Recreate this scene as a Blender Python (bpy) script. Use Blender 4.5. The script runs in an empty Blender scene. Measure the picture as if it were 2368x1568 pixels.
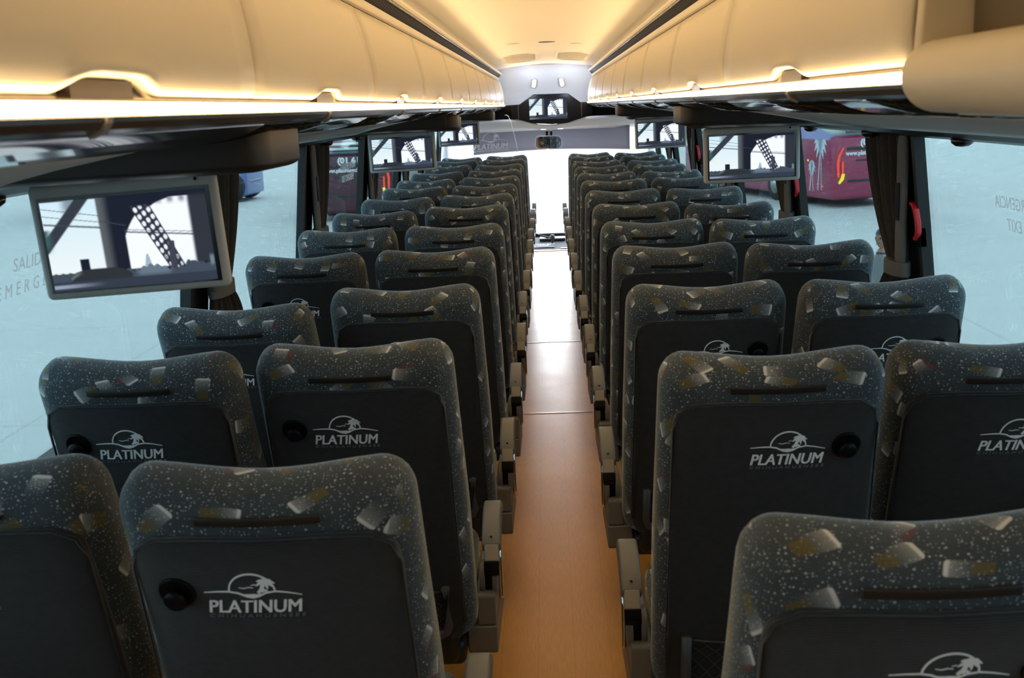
import bpy, bmesh, math, random
import numpy as np
from mathutils import Vector, Matrix
random.seed(7)
PI = math.pi
SC = bpy.context.scene
COL = SC.collection

# ------------------------------------------------------------------ camera
F, YAW, PITCH, ROLL = 2583.0, 0.0386, 0.2048, 0.0426
EYE = 1.70
fw = Vector((-math.sin(YAW)*math.cos(PITCH), math.cos(YAW)*math.cos(PITCH), -math.sin(PITCH)))
rt = Vector((math.cos(YAW), math.sin(YAW), 0.0)); up = rt.cross(fw)
R2 = rt*math.cos(ROLL)-up*math.sin(ROLL); U2 = up*math.cos(ROLL)+rt*math.sin(ROLL)
cd = bpy.data.cameras.new('camera'); cam = bpy.data.objects.new('camera', cd); COL.objects.link(cam)
cam.matrix_world = Matrix(((R2.x, U2.x, -fw.x, 0), (R2.y, U2.y, -fw.y, 0), (R2.z, U2.z, -fw.z, EYE), (0, 0, 0, 1)))
cd.sensor_fit = 'HORIZONTAL'; cd.sensor_width = 36.0; cd.lens = F/2368.0*36.0
cd.clip_start = 0.02; cd.clip_end = 400
cd.dof.use_dof = True; cd.dof.focus_distance = 4.6; cd.dof.aperture_fstop = 9.0
SC.camera = cam

# ------------------------------------------------------------------ world, lamps, exposure
SC.view_settings.view_transform = 'Standard'; SC.view_settings.look = 'None'
SC.view_settings.exposure = 0.0; SC.view_settings.gamma = 1.0
SC.view_settings.use_curve_mapping = False
w = bpy.data.worlds.new('overcast_sky'); SC.world = w; w.use_nodes = True
wn = w.node_tree.nodes; wn['Background'].inputs[0].default_value = (0.80, 0.90, 1.0, 1); wn['Background'].inputs[1].default_value = 4.9
SC.cycles.max_bounces = 8; SC.cycles.diffuse_bounces = 5; SC.cycles.transparent_max_bounces = 16
SC.cycles.use_denoising = True
SC.cycles.sample_clamp_indirect = 6.0
def area(name, loc, rot, sx, sy, watts, color, spread=PI):
    l = bpy.data.lights.new(name, 'AREA'); l.shape = 'RECTANGLE'; l.size = sx; l.size_y = sy; l.energy = watts; l.color = color; l.spread = spread
    o = bpy.data.objects.new(name, l); COL.objects.link(o); o.location = loc; o.rotation_euler = rot
    return o
WARM = (1.0, 0.66, 0.30)
RACK_Y0, RACK_Y1 = -1.0, 12.62
for s in (-1, 1):      # the two cove lamps on the rack tops, throwing light up and across the ceiling
    area('cove_lamp', (s*0.482, (RACK_Y0+12.3)/2, EYE+0.362), (0, s*(PI/2+0.10), 0), 0.012, 13.2, 23, WARM, 0.85)

sl = bpy.data.lights.new('hazy_sun', 'SUN'); sl.energy = 6.0; sl.angle = 0.55; sl.color = (0.93, 0.96, 1.0)
so = bpy.data.objects.new('hazy_sun', sl); COL.objects.link(so); so.rotation_euler = Vector((-0.05, -math.cos(0.36), -math.sin(0.36))).to_track_quat('-Z', 'Y').to_euler()
for x in (-.125, .18):      # the two small lamps on the front dome
    pl = bpy.data.lights.new('dome_lamp_light', 'POINT'); pl.energy = 4.5; pl.color = (0.80, 0.88, 1.0); pl.shadow_soft_size = 0.02
    po = bpy.data.objects.new('dome_lamp_light', pl); COL.objects.link(po); po.location = (x*1.3, 12.40, EYE+0.14)

# ------------------------------------------------------------------ helpers
def link(o, parent=None):
    COL.objects.link(o)
    if parent is not None: o.parent = parent
    return o
def tag(o, label=None, cat=None, group=None, kind=None):
    if label: o['label'] = label
    if cat: o['category'] = cat
    if group: o['group'] = group
    if kind: o['kind'] = kind
    return o
def empty(name, loc=(0, 0, 0), rz=0.0):
    o = bpy.data.objects.new(name, None); o.empty_display_size = 0.1; COL.objects.link(o)
    o.location = loc; o.rotation_euler = (0, 0, rz); return o
def obj(name, bm, mats, parent=None, smooth=False, bevel=0.0, loc=None):
    bm.normal_update()
    me = bpy.data.meshes.new(name); bm.to_mesh(me); bm.free()
    for m in (mats if isinstance(mats, (list, tuple)) else [mats]): me.materials.append(m)
    if smooth:
        me.polygons.foreach_set('use_smooth', [True]*len(me.polygons))
    o = bpy.data.objects.new(name, me); link(o, parent)
    if loc is not None: o.location = loc
    if bevel > 0:
        b = o.modifiers.new('bevel', 'BEVEL'); b.width = bevel; b.segments = 2; b.limit_method = 'ANGLE'; b.angle_limit = 0.6
        for p in me.polygons: p.use_smooth = True
        try: o.modifiers.new('wn', 'WEIGHTED_NORMAL')
        except Exception: pass
    return o
def struct(name, bm, mats, **k):
    return tag(obj(name, bm, mats, **k), kind='structure')
def copy_tree(o, parent=None):
    c = o.copy(); COL.objects.link(c); c.parent = parent
    for ch in list(o.children): copy_tree(ch, c)
    return c
def box(bm, x0, x1, y0, y1, z0, z1, mi=0):
    v = [bm.verts.new(p) for p in ((x0,y0,z0),(x1,y0,z0),(x1,y1,z0),(x0,y1,z0),(x0,y0,z1),(x1,y0,z1),(x1,y1,z1),(x0,y1,z1))]
    for f in ((3,2,1,0),(4,5,6,7),(0,1,5,4),(1,2,6,5),(2,3,7,6),(3,0,4,7)):
        bm.faces.new([v[i] for i in f]).material_index = mi
    return v
def stops(h, r, n=3, m=6):
    c = [r*math.tan(PI/4*i/n) for i in range(n+1)]          # 0..r
    a = [-h+r-q for q in reversed(c)]                        # -h .. -h+r
    inner = h-r
    mid = [-inner+2*inner*i/m for i in range(1, m)] if inner > 1e-4 else []
    b = [inner+q for q in c]
    return a+mid+b
def rbox(bm, cx, cy, cz, hx, hy, hz, r, n=3, m=(4, 4, 4), mi=0):
    """rounded box with unwrapped coordinates (metres) in the uv layer; r is one radius or three"""
    if not isinstance(r, tuple): r = (r, r, r)
    r = (min(r[0], hx*.999), min(r[1], hy*.999), min(r[2], hz*.999))
    H = (hx, hy, hz)
    S = [stops(H[i], r[i], n, m[i]) for i in range(3)]
    uvl = bm.loops.layers.uv.verify(); cache = {}
    def rnd(p):
        q = []; d = []
        for i in range(3):
            c = max(-(H[i]-r[i]), min(H[i]-r[i], p[i])); q.append(c); d.append((p[i]-c)/r[i])
        L = math.sqrt(sum(k*k for k in d)) or 1
        return [q[i]+d[i]/L*r[i] for i in range(3)]
    def vert(p):
        k = tuple(round(a, 5) for a in p)
        if k not in cache:
            q = rnd(p); cache[k] = bm.verts.new((cx+q[0], cy+q[1], cz+q[2]))
        return cache[k]
    def uv(ax, sg, p):
        x, y, z = p
        if ax == 1: return (x, z) if sg < 0 else (x, 2*hy+2*hz-z)
        if ax == 2: return (x, hz+(y+hy)) if sg > 0 else (x, -hz-(y+hy))
        return (sg*(hx+(y+hy)), z)
    for ax in range(3):
        a, b = [(1, 2), (2, 0), (0, 1)][ax]
        for sg in (-1, 1):
            for i in range(len(S[a])-1):
                for j in range(len(S[b])-1):
                    ps = []
                    for (u, v) in ((i, j), (i+1, j), (i+1, j+1), (i, j+1)):
                        p = [0, 0, 0]; p[ax] = sg*H[ax]; p[a] = S[a][u]; p[b] = S[b][v]; ps.append(p)
                    if sg < 0: ps.reverse()
                    vs = [vert(p) for p in ps]
                    if len(set(vs)) < 4: continue
                    f = bm.faces.new(vs); f.material_index = mi; f.smooth = True
                    for lp, p in zip(f.loops, ps): lp[uvl].uv = uv(ax, sg, p)
    return list(cache.values())
def prism(bm, pts, y0, y1, axis='y', mi=0, cap=True):
    """closed outline pts extruded along an axis. axis y: pts=(x,z); axis x: pts=(y,z); axis z: pts=(x,y)"""
    def P(p, t): return {'y': (p[0], t, p[1]), 'x': (t, p[0], p[1]), 'z': (p[0], p[1], t)}[axis]
    A = [bm.verts.new(P(p, y0)) for p in pts]; B = [bm.verts.new(P(p, y1)) for p in pts]; n = len(pts)
    for i in range(n):
        bm.faces.new((A[i], A[(i+1) % n], B[(i+1) % n], B[i])).material_index = mi
    if cap:
        bm.faces.new(list(reversed(A))).material_index = mi; bm.faces.new(B).material_index = mi
    bmesh.ops.recalc_face_normals(bm, faces=bm.faces)
def sheet(bm, prof, y0, y1, th=0.006, ny=1, mi=0, side=1):
    """open profile prof=(x,z) along y, thickened outwards (+x*side, +z)"""
    n = len(prof); out = []
    for i, p in enumerate(prof):
        a = prof[max(i-1, 0)]; b = prof[min(i+1, n-1)]
        t = Vector((b[0]-a[0], b[1]-a[1])); t.normalize(); nr = Vector((t.y, -t.x))*side
        out.append((p[0]+nr.x*th, p[1]+nr.y*th))
    pts = list(prof)+list(reversed(out))
    prism(bm, pts, y0, y1, 'y', mi)
def tube(bm, pts, r, n=10, mi=0, cap=True):
    pts = [Vector(p) for p in pts]; rings = []
    rr = r if isinstance(r, (list, tuple)) else [r]*len(pts)
    for i, p in enumerate(pts):
        t = (pts[min(i+1, len(pts)-1)]-pts[max(i-1, 0)]).normalized()
        a = t.cross(Vector((0, 0, 1)));
        if a.length < 1e-3: a = t.cross(Vector((1, 0, 0)))
        a.normalize(); b = t.cross(a)
        rings.append([bm.verts.new(p+(a*math.cos(2*PI*k/n)+b*math.sin(2*PI*k/n))*rr[i]) for k in range(n)])
    for i in range(len(rings)-1):
        for k in range(n):
            f = bm.faces.new((rings[i][k], rings[i][(k+1) % n], rings[i+1][(k+1) % n], rings[i+1][k])); f.material_index = mi; f.smooth = True
    if cap:
        bm.faces.new(rings[0]).material_index = mi; bm.faces.new(list(reversed(rings[-1]))).material_index = mi
    bmesh.ops.recalc_face_normals(bm, faces=bm.faces)
def lathe(bm, prof, c, axis='z', n=24, mi=0):
    """prof=(radius, along); c centre"""
    rings = []
    for r, h in prof:
        ring = []
        for k in range(n):
            a = 2*PI*k/n; u, v = r*math.cos(a), r*math.sin(a)
            p = {'z': (u, v, h), 'x': (h, u, v), 'y': (u, h, v)}[axis]
            ring.append(bm.verts.new((c[0]+p[0], c[1]+p[1], c[2]+p[2])))
        rings.append(ring)
    for i in range(len(rings)-1):
        for k in range(n):
            f = bm.faces.new((rings[i][k], rings[i][(k+1) % n], rings[i+1][(k+1) % n], rings[i+1][k])); f.smooth = True; f.material_index = mi
    bm.faces.new(rings[0]).material_index = mi; bm.faces.new(rings[-1]).material_index = mi
    bmesh.ops.recalc_face_normals(bm, faces=bm.faces)
def NB(): return bmesh.new()

# ------------------------------------------------------------------ materials
def mat(name, color, rough=0.5, metal=0.0, spec=0.5, noise=0.0, nscale=20, bump=0.0, bscale=200, emit=None, estr=0.0, coat=0.0, sheen=0.0):
    m = bpy.data.materials.new(name); m.use_nodes = True; nt = m.node_tree; N = nt.nodes; L = nt.links
    b = N['Principled BSDF']; b.inputs['Roughness'].default_value = rough; b.inputs['Metallic'].default_value = metal
    b.inputs['Specular IOR Level'].default_value = spec; b.inputs['Base Color'].default_value = (*color, 1)
    b.inputs['Coat Weight'].default_value = coat; b.inputs['Sheen Weight'].default_value = sheen
    tc = N.new('ShaderNodeTexCoord')
    nz = N.new('ShaderNodeTexNoise'); nz.inputs['Scale'].default_value = nscale; nz.inputs['Detail'].default_value = 3
    L.new(tc.outputs['Object'], nz.inputs['Vector'])
    mx = N.new('ShaderNodeMix'); mx.data_type = 'RGBA'
    k = max(noise, 0.02)
    mx.inputs[6].default_value = (*[c*(1-k) for c in color], 1); mx.inputs[7].default_value = (*[min(1, c*(1+k)) for c in color], 1)
    L.new(nz.outputs['Fac'], mx.inputs[0]); L.new(mx.outputs[2], b.inputs['Base Color'])
    if bump > 0:
        n2 = N.new('ShaderNodeTexNoise'); n2.inputs['Scale'].default_value = bscale; n2.inputs['Detail'].default_value = 2
        L.new(tc.outputs['Object'], n2.inputs['Vector'])
        bp = N.new('ShaderNodeBump'); bp.inputs['Strength'].default_value = bump; bp.inputs['Distance'].default_value = 0.002
        L.new(n2.outputs['Fac'], bp.inputs['Height']); L.new(bp.outputs['Normal'], b.inputs['Normal'])
    if emit is not None:
        b.inputs['Emission Color'].default_value = (*emit, 1); b.inputs['Emission Strength'].default_value = estr
    return m
class NT:
    def __init__(s, m): s.t = m.node_tree; s.N = s.t.nodes; s.L = s.t.links
    def new(s, typ, **k):
        n = s.N.new(typ)
        for a, v in k.items(): setattr(n, a, v)
        return n
    def put(s, sock, v):
        if hasattr(v, 'is_output'): s.L.new(v, sock)
        elif v is not None: sock.default_value = v
    def math(s, op, a, b=None, c=None, clamp=False):
        n = s.new('ShaderNodeMath', operation=op); n.use_clamp = clamp
        s.put(n.inputs[0], a); s.put(n.inputs[1], b); s.put(n.inputs[2], c); return n.outputs[0]
    def mix(s, f, a, b):
        n = s.new('ShaderNodeMix', data_type='RGBA'); s.put(n.inputs[0], f)
        s.put(n.inputs[6], a if hasattr(a, 'is_output') else (*a, 1)); s.put(n.inputs[7], b if hasattr(b, 'is_output') else (*b, 1)); return n.outputs[2]
    def step(s, v, lo, hi):   # 0 below lo, 1 above hi (lo may exceed hi)
        n = s.new('ShaderNodeMapRange'); n.clamp = True; s.put(n.inputs[0], v); n.inputs[1].default_value = lo; n.inputs[2].default_value = hi
        n.inputs[3].default_value = 0; n.inputs[4].default_value = 1
        return n.outputs[0]
def fabric_material():
    m = bpy.data.materials.new('patterned_moquette'); m.use_nodes = True; t = NT(m); b = t.N['Principled BSDF']
    b.inputs['Roughness'].default_value = 0.85; b.inputs['Sheen Weight'].default_value = 0.45; b.inputs['Sheen Tint'].default_value = (0.75, 0.88, 1.0, 1); b.inputs['Sheen Roughness'].default_value = 0.4
    b.inputs['Specular IOR Level'].default_value = 0.3
    uv = t.new('ShaderNodeTexCoord').outputs['UV']
    oi = t.new('ShaderNodeObjectInfo').outputs['Random']
    off = t.new('ShaderNodeCombineXYZ'); t.L.new(t.math('MULTIPLY', oi, 17.3), off.inputs[0]); t.L.new(t.math('MULTIPLY', oi, 41.9), off.inputs[1])
    p = t.new('ShaderNodeVectorMath', operation='ADD'); t.L.new(uv, p.inputs[0]); t.L.new(off.outputs[0], p.inputs[1]); P = p.outputs[0]
    def voro(scale, rnd):
        v = t.new('ShaderNodeTexVoronoi', voronoi_dimensions='2D', feature='F1'); v.inputs['Scale'].default_value = scale; v.inputs['Randomness'].default_value = rnd
        t.L.new(P, v.inputs['Vector']); return v
    def rgb(c):
        s = t.new('ShaderNodeSeparateColor'); t.L.new(c, s.inputs[0]); return s.outputs
    base = t.mix(t.new('ShaderNodeTexNoise').outputs[0], (0.027, 0.039, 0.049), (0.054, 0.069, 0.081))
    nz = t.N['Noise Texture'] if 'Noise Texture' in t.N else None
    if nz: nz.inputs['Scale'].default_value = 26; t.L.new(P, nz.inputs['Vector'])
    col = base
    # speckles, two sizes
    for sc_, r0, keep, amt in ((150, 0.20, 0.42, 0.8), (85, 0.16, 0.55, 0.95)):
        v = voro(sc_, 1.0); c = rgb(v.outputs['Color'])
        rad = t.math('MULTIPLY', c[0], r0)
        k = t.math('MULTIPLY', t.step(t.math('SUBTRACT', v.outputs['Distance'], rad), 0.05, -0.03), t.step(c[1], keep-.02, keep+.02))
        col = t.mix(t.math('MULTIPLY', k, amt), col, (0.44, 0.48, 0.51))
    # rounded tiles fading from a pale edge, with an ochre block beside them
    v = voro(9.8, 0.72); c = rgb(v.outputs['Color'])
    lv = t.new('ShaderNodeVectorMath', operation='SUBTRACT'); t.L.new(P, lv.inputs[0]); t.L.new(v.outputs['Position'], lv.inputs[1])
    ro = t.new('ShaderNodeVectorRotate', rotation_type='Z_AXIS'); t.L.new(lv.outputs[0], ro.inputs['Vector'])
    t.L.new(t.math('MULTIPLY', t.math('ADD', t.math('FLOOR', t.math('MULTIPLY', c[0], 8)), t.math('MULTIPLY', c[1], 0.5)), PI/4), ro.inputs['Angle'])
    sx = t.new('ShaderNodeSeparateXYZ'); t.L.new(ro.outputs[0], sx.inputs[0]); X, Y = sx.outputs[0], sx.outputs[1]
    def sdf(cx, cy, a, bb, r):
        ax = t.math('MAXIMUM', t.math('SUBTRACT', t.math('ABSOLUTE', t.math('SUBTRACT', X, cx)), a-r), 0)
        ay = t.math('MAXIMUM', t.math('SUBTRACT', t.math('ABSOLUTE', t.math('SUBTRACT', Y, cy)), bb-r), 0)
        return t.math('SUBTRACT', t.math('SQRT', t.math('ADD', t.math('MULTIPLY', ax, ax), t.math('MULTIPLY', ay, ay))), r)
    tile = t.step(sdf(0, 0, 0.030, 0.0165, 0.006), 0.0012, -0.0008)
    fade = t.step(X, 0.024, -0.027); edge = t.step(X, -0.0225, -0.0250)
    lum = t.math('ADD', t.math('MULTIPLY', t.math('MULTIPLY', fade, fade), 0.42), t.math('MULTIPLY', edge, 0.55), clamp=True)
    col = t.mix(t.math('MULTIPLY', tile, lum), col, (0.62, 0.63, 0.63))
    och = t.math('MULTIPLY', t.step(sdf(0.018, 0.002, 0.0145, 0.012, 0.002), 0.001, -0.001), t.step(c[2], 0.22, 0.26))
    chk = t.new('ShaderNodeTexChecker'); chk.inputs['Scale'].default_value = 260; t.L.new(ro.outputs[0], chk.inputs['Vector'])
    col = t.mix(t.math('MULTIPLY', och, t.math('ADD', t.math('MULTIPLY', chk.outputs['Fac'], 0.35), 0.40)), col, (0.14, 0.10, 0.006))
    red = t.math('MULTIPLY', t.step(sdf(-0.004, 0.020, 0.016, 0.006, 0.002), 0.001, -0.001), t.step(c[2], 0.16, 0.12))
    col = t.mix(t.math('MULTIPLY', red, 0.7), col, (0.13, 0.025, 0.03))
    t.L.new(col, b.inputs['Base Color'])
    return m
def charcoal_material():
    m = mat('charcoal_cloth', (0.021, 0.024, 0.028), rough=0.9, spec=0.2, noise=0.35, nscale=60, sheen=0.25)
    t = NT(m); b = t.N['Principled BSDF']
    g = t.new('ShaderNodeTexCoord').outputs['Object']
    wv = t.new('ShaderNodeTexWave', wave_type='BANDS', bands_direction='Z'); wv.inputs['Scale'].default_value = 75; wv.inputs['Distortion'].default_value = 2.0; wv.inputs['Detail'].default_value = 2
    t.L.new(g, wv.inputs['Vector'])
    bp = t.new('ShaderNodeBump'); bp.inputs['Strength'].default_value = 0.35; bp.inputs['Distance'].default_value = 0.002
    t.L.new(wv.outputs['Fac'], bp.inputs['Height']); t.L.new(bp.outputs['Normal'], b.inputs['Normal'])
    return m
def floor_material():
    m = bpy.data.materials.new('wood_laminate'); m.use_nodes = True; t = NT(m); b = t.N['Principled BSDF']
    g = t.new('ShaderNodeTexCoord').outputs['Object']
    mp = t.new('ShaderNodeMapping'); mp.inputs['Scale'].default_value = (1, 0.06, 1); t.L.new(g, mp.inputs['Vector'])
    n1 = t.new('ShaderNodeTexNoise'); n1.inputs['Scale'].default_value = 260; n1.inputs['Detail'].default_value = 4; t.L.new(mp.outputs[0], n1.inputs['Vector'])
    n2 = t.new('ShaderNodeTexNoise'); n2.inputs['Scale'].default_value = 5; n2.inputs['Detail'].default_value = 3; t.L.new(g, n2.inputs['Vector'])
    c = t.mix(t.step(n1.outputs['Fac'], 0.35, 0.65), (0.74, 0.36, 0.080), (0.82, 0.43, 0.110))
    c = t.mix(t.math('MULTIPLY', t.step(n2.outputs['Fac'], 0.4, 0.75), 0.22), c, (0.60, 0.30, 0.08))
    s = t.new('ShaderNodeSeparateXYZ'); t.L.new(g, s.inputs[0])
    fx = t.math('FRACT', t.math('DIVIDE', t.math('ADD', s.outputs[0], 5.03), 0.115))
    seam = t.math('ADD', t.step(fx, 0.012, 0.0), t.step(fx, 0.988, 1.0))
    c = t.mix(t.math('MULTIPLY', seam, 0.28), c, (0.16, 0.07, 0.03))
    t.L.new(c, b.inputs['Base Color']); b.inputs['Roughness'].default_value = 0.34; b.inputs['Specular IOR Level'].default_value = 0.36
    t.L.new(t.math('ADD', t.math('MULTIPLY', n2.outputs['Fac'], 0.16), 0.26), b.inputs['Roughness'])
    bp = t.new('ShaderNodeBump'); bp.inputs['Strength'].default_value = 0.12; bp.inputs['Distance'].default_value = 0.001
    t.L.new(n1.outputs['Fac'], bp.inputs['Height']); t.L.new(bp.outputs['Normal'], b.inputs['Normal'])
    return m
def glass_material(name, tint, gloss=0.04):
    m = bpy.data.materials.new(name); m.use_nodes = True; t = NT(m); t.N.remove(t.N['Principled BSDF'])
    tr = t.new('ShaderNodeBsdfTransparent'); tr.inputs[0].default_value = (*tint, 1)
    gl = t.new('ShaderNodeBsdfGlossy'); gl.inputs['Roughness'].default_value = 0.03; gl.inputs[0].default_value = (0.9, 0.95, 1, 1)
    fr = t.new('ShaderNodeFresnel'); fr.inputs[0].default_value = 1.35
    mx = t.new('ShaderNodeMixShader'); t.L.new(t.math('MULTIPLY', fr.outputs[0], gloss*10), mx.inputs[0]); t.L.new(tr.outputs[0], mx.inputs[1]); t.L.new(gl.outputs[0], mx.inputs[2])
    t.L.new(mx.outputs[0], t.N['Material Output'].inputs[0])
    return m
def ground_material():
    m = bpy.data.materials.new('concrete_yard'); m.use_nodes = True; t = NT(m); b = t.N['Principled BSDF']
    g = t.new('ShaderNodeTexCoord').outputs['Object']
    n1 = t.new('ShaderNodeTexNoise'); n1.inputs['Scale'].default_value = 0.35; n1.inputs['Detail'].default_value = 5; t.L.new(g, n1.inputs['Vector'])
    mp = t.new('ShaderNodeMapping'); mp.inputs['Scale'].default_value = (0.25, 3.0, 1); t.L.new(g, mp.inputs['Vector'])
    n2 = t.new('ShaderNodeTexNoise'); n2.inputs['Scale'].default_value = 1.3; n2.inputs['Detail'].default_value = 6; t.L.new(mp.outputs[0], n2.inputs['Vector'])
    c = t.mix(n1.outputs['Fac'], (0.40, 0.41, 0.405), (0.47, 0.48, 0.47))
    c = t.mix(t.math('MULTIPLY', t.step(n2.outputs['Fac'], 0.45, 0.75), 0.16), c, (0.34, 0.35, 0.35))
    br = t.new('ShaderNodeTexBrick'); br.offset = 0; br.inputs['Scale'].default_value = 1.0; br.inputs['Brick Width'].default_value = 6.0; br.inputs['Row Height'].default_value = 6.0
    br.inputs['Mortar Size'].default_value = 0.03; br.inputs['Mortar Smooth'].default_value = 0.6; t.L.new(g, br.inputs['Vector'])
    c = t.mix(t.math('MULTIPLY', br.outputs['Fac'], 0.35), c, (0.22, 0.23, 0.23))
    t.L.new(c, b.inputs['Base Color']); b.inputs['Roughness'].default_value = 0.9
    return m
FAB = fabric_material(); CLOTH = charcoal_material(); FLOORM = floor_material()
M_CREAM = mat('cream_panel', (0.595, 0.525, 0.41), rough=0.42, noise=0.02)
M_CREAMB = mat('cream_moulding', (0.60, 0.54, 0.44), rough=0.45)
M_CEIL = mat('ceiling_liner', (0.80, 0.77, 0.70), rough=0.7)
M_WHITE = mat('white_moulding', (0.80, 0.82, 0.87), rough=0.45)
M_BLACKG = mat('black_gloss', (0.006, 0.006, 0.007), rough=0.07, spec=0.7)
M_BLACK = mat('black_plastic', (0.005, 0.005, 0.006), rough=0.35, spec=0.12)
M_SEAL = mat('black_rubber', (0.012, 0.015, 0.017), rough=0.6)
M_BROWN = mat('dark_brown_plastic', (0.040, 0.029, 0.023), rough=0.18)
M_HOUSE = mat('monitor_housing_plastic', (0.019, 0.014, 0.012), rough=0.5)
M_GREYT = mat('grey_trim', (0.46, 0.45, 0.44), rough=0.5)
M_GREYP = mat('grey_seat_plastic', (0.165, 0.165, 0.165), rough=0.38, bump=0.1, bscale=500)
M_GREYL = mat('light_grey_plastic', (0.27, 0.245, 0.215), rough=0.4)
M_DGREY = mat('dark_grey_plastic', (0.030, 0.031, 0.034), rough=0.45)
M_BEZEL = mat('silver_bezel', (0.46, 0.46, 0.46), rough=0.4)
M_CHROME = mat('chrome', (0.75, 0.76, 0.78), rough=0.12, metal=1.0)
M_ALU = mat('brushed_aluminium', (0.55, 0.55, 0.56), rough=0.3, metal=1.0)
M_CURT = mat('taupe_curtain_cloth', (0.088, 0.076, 0.066), rough=0.9, noise=0.25, nscale=40, bump=0.2)
M_CURTL = mat('grey_curtain_lining', (0.12, 0.12, 0.12), rough=0.85, noise=0.1)
M_RED = mat('red_plastic', (0.62, 0.02, 0.03), rough=0.35)
M_LOGO = mat('pale_embroidery', (0.86, 0.92, 0.98), rough=0.8)
M_LOGOD = mat('faint_embroidery', (0.13, 0.15, 0.18), rough=0.9)
M_STRAP = mat('dark_brown_strap', (0.010, 0.007, 0.007), rough=0.6)
M_NET = mat('black_net', (0.040, 0.042, 0.050), rough=0.6)
M_WALL = mat('grey_carpet_wall', (0.10, 0.10, 0.105), rough=0.9, noise=0.2)
M_LED = mat('warm_light_strip', (1, 0.9, 0.7), emit=(1.0, 0.70, 0.36), estr=22.0)
M_LAMPW = mat('white_lamp_glow', (0.9, 0.9, 0.9), emit=(0.95, 0.97, 1.0), estr=3.0)
M_PRINTT = mat('white_blind_print', (0.95, 0.97, 1.0), rough=0.6)
_t = NT(M_PRINTT); _tr = _t.new('ShaderNodeBsdfTranslucent'); _tr.inputs[0].default_value = (1, 1, 1, 1); _m = _t.new('ShaderNodeMixShader'); _m.inputs[0].default_value = 0.5
_t.L.new(_t.N['Principled BSDF'].outputs[0], _m.inputs[1]); _t.L.new(_tr.outputs[0], _m.inputs[2]); _t.L.new(_m.outputs[0], _t.N['Material Output'].inputs[0])
M_PRINT = mat('white_print', (0.90, 0.93, 0.98), rough=0.6)
M_STEEL = mat('black_steel', (0.012, 0.011, 0.011), rough=0.5)
M_GLASS = glass_material('tinted_window_glass', (0.485, 0.570, 0.578), 0.03)
M_CLEAR = glass_material('windscreen_glass', (0.95, 0.97, 0.98), 0.05)
M_FAINT = glass_material('faint_window_print', (0.86, 0.80, 0.80), 0.0)
M_GRILLE = mat('air_grille_plastic', (0.012, 0.012, 0.013), rough=0.6, spec=0.15)
_t = NT(M_GRILLE); _w = _t.new('ShaderNodeTexWave', wave_type='BANDS', bands_direction='Y'); _w.inputs['Scale'].default_value = 7.0; _t.L.new(_t.new('ShaderNodeTexCoord').outputs['Object'], _w.inputs['Vector'])
_t.L.new(_t.mix(_t.step(_w.outputs['Fac'], .55, .65), (0.006, 0.006, 0.007), (0.055, 0.048, 0.038)), _t.N['Principled BSDF'].inputs['Base Color'])
M_BLIND = mat('grey_sun_blind', (0.33, 0.33, 0.355), rough=0.8, noise=0.06, nscale=6)
_t = NT(M_BLIND); _tr = _t.new('ShaderNodeBsdfTranslucent'); _tr.inputs[0].default_value = (.44, .44, .50, 1); _m = _t.new('ShaderNodeMixShader'); _m.inputs[0].default_value = 0.45
_t.L.new(_t.N['Principled BSDF'].outputs[0], _m.inputs[1]); _t.L.new(_tr.outputs[0], _m.inputs[2]); _t.L.new(_m.outputs[0], _t.N['Material Output'].inputs[0])
M_GROUND = ground_material()

# ------------------------------------------------------------------ lettering
def text_bm(body, size=1.0, shear=0.0, spacing=1.0, offset=0.0, width=None, bold=0.0):
    """flat lettering in the xy plane, centred; returns a bmesh"""
    cu = bpy.data.curves.new('t', 'FONT'); cu.body = body; cu.size = size; cu.shear = shear; cu.space_character = spacing; cu.offset = offset
    cu.resolution_u = 3; cu.fill_mode = 'FRONT'
    o = bpy.data.objects.new('t', cu); COL.objects.link(o)
    dg = bpy.context.evaluated_depsgraph_get(); dg.update()
    me = bpy.data.meshes.new_from_object(o.evaluated_get(dg))
    bm = NB(); bm.from_mesh(me)
    bpy.data.objects.remove(o); bpy.data.curves.remove(cu); bpy.data.meshes.remove(me)
    xs = [v.co.x for v in bm.verts]; ys = [v.co.y for v in bm.verts]
    cx = (min(xs)+max(xs))/2; cy = (min(ys)+max(ys))/2; k = (width/(max(xs)-min(xs))) if width else 1
    for v in bm.verts: v.co.x = (v.co.x-cx)*k; v.co.y -= cy
    for f in bm.faces: f.smooth = False
    return bm
def add_bm(dst, src, dx=0, dy=0, mi=0, sx=1, sy=1):
    mp = {}
    for v in src.verts: mp[v] = dst.verts.new((v.co.x*sx+dx, v.co.y*sy+dy, 0))
    for f in src.faces:
        try: dst.faces.new([mp[v] for v in f.verts]).material_index = mi
        except ValueError: pass
    src.free()
def strip(bm, pts, wd, mi=0):
    n = len(pts); L = []
    ws = wd if isinstance(wd, (list, tuple)) else [wd]*n
    for i, p in enumerate(pts):
        a = pts[max(i-1, 0)]; b = pts[min(i+1, n-1)]; t = Vector((b[0]-a[0], b[1]-a[1])); t.normalize(); nr = Vector((-t.y, t.x))*ws[i]/2
        L.append((bm.verts.new((p[0]+nr.x, p[1]+nr.y, 0)), bm.verts.new((p[0]-nr.x, p[1]-nr.y, 0))))
    for i in range(n-1): bm.faces.new((L[i][0], L[i][1], L[i+1][1], L[i+1][0])).material_index = mi
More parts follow.
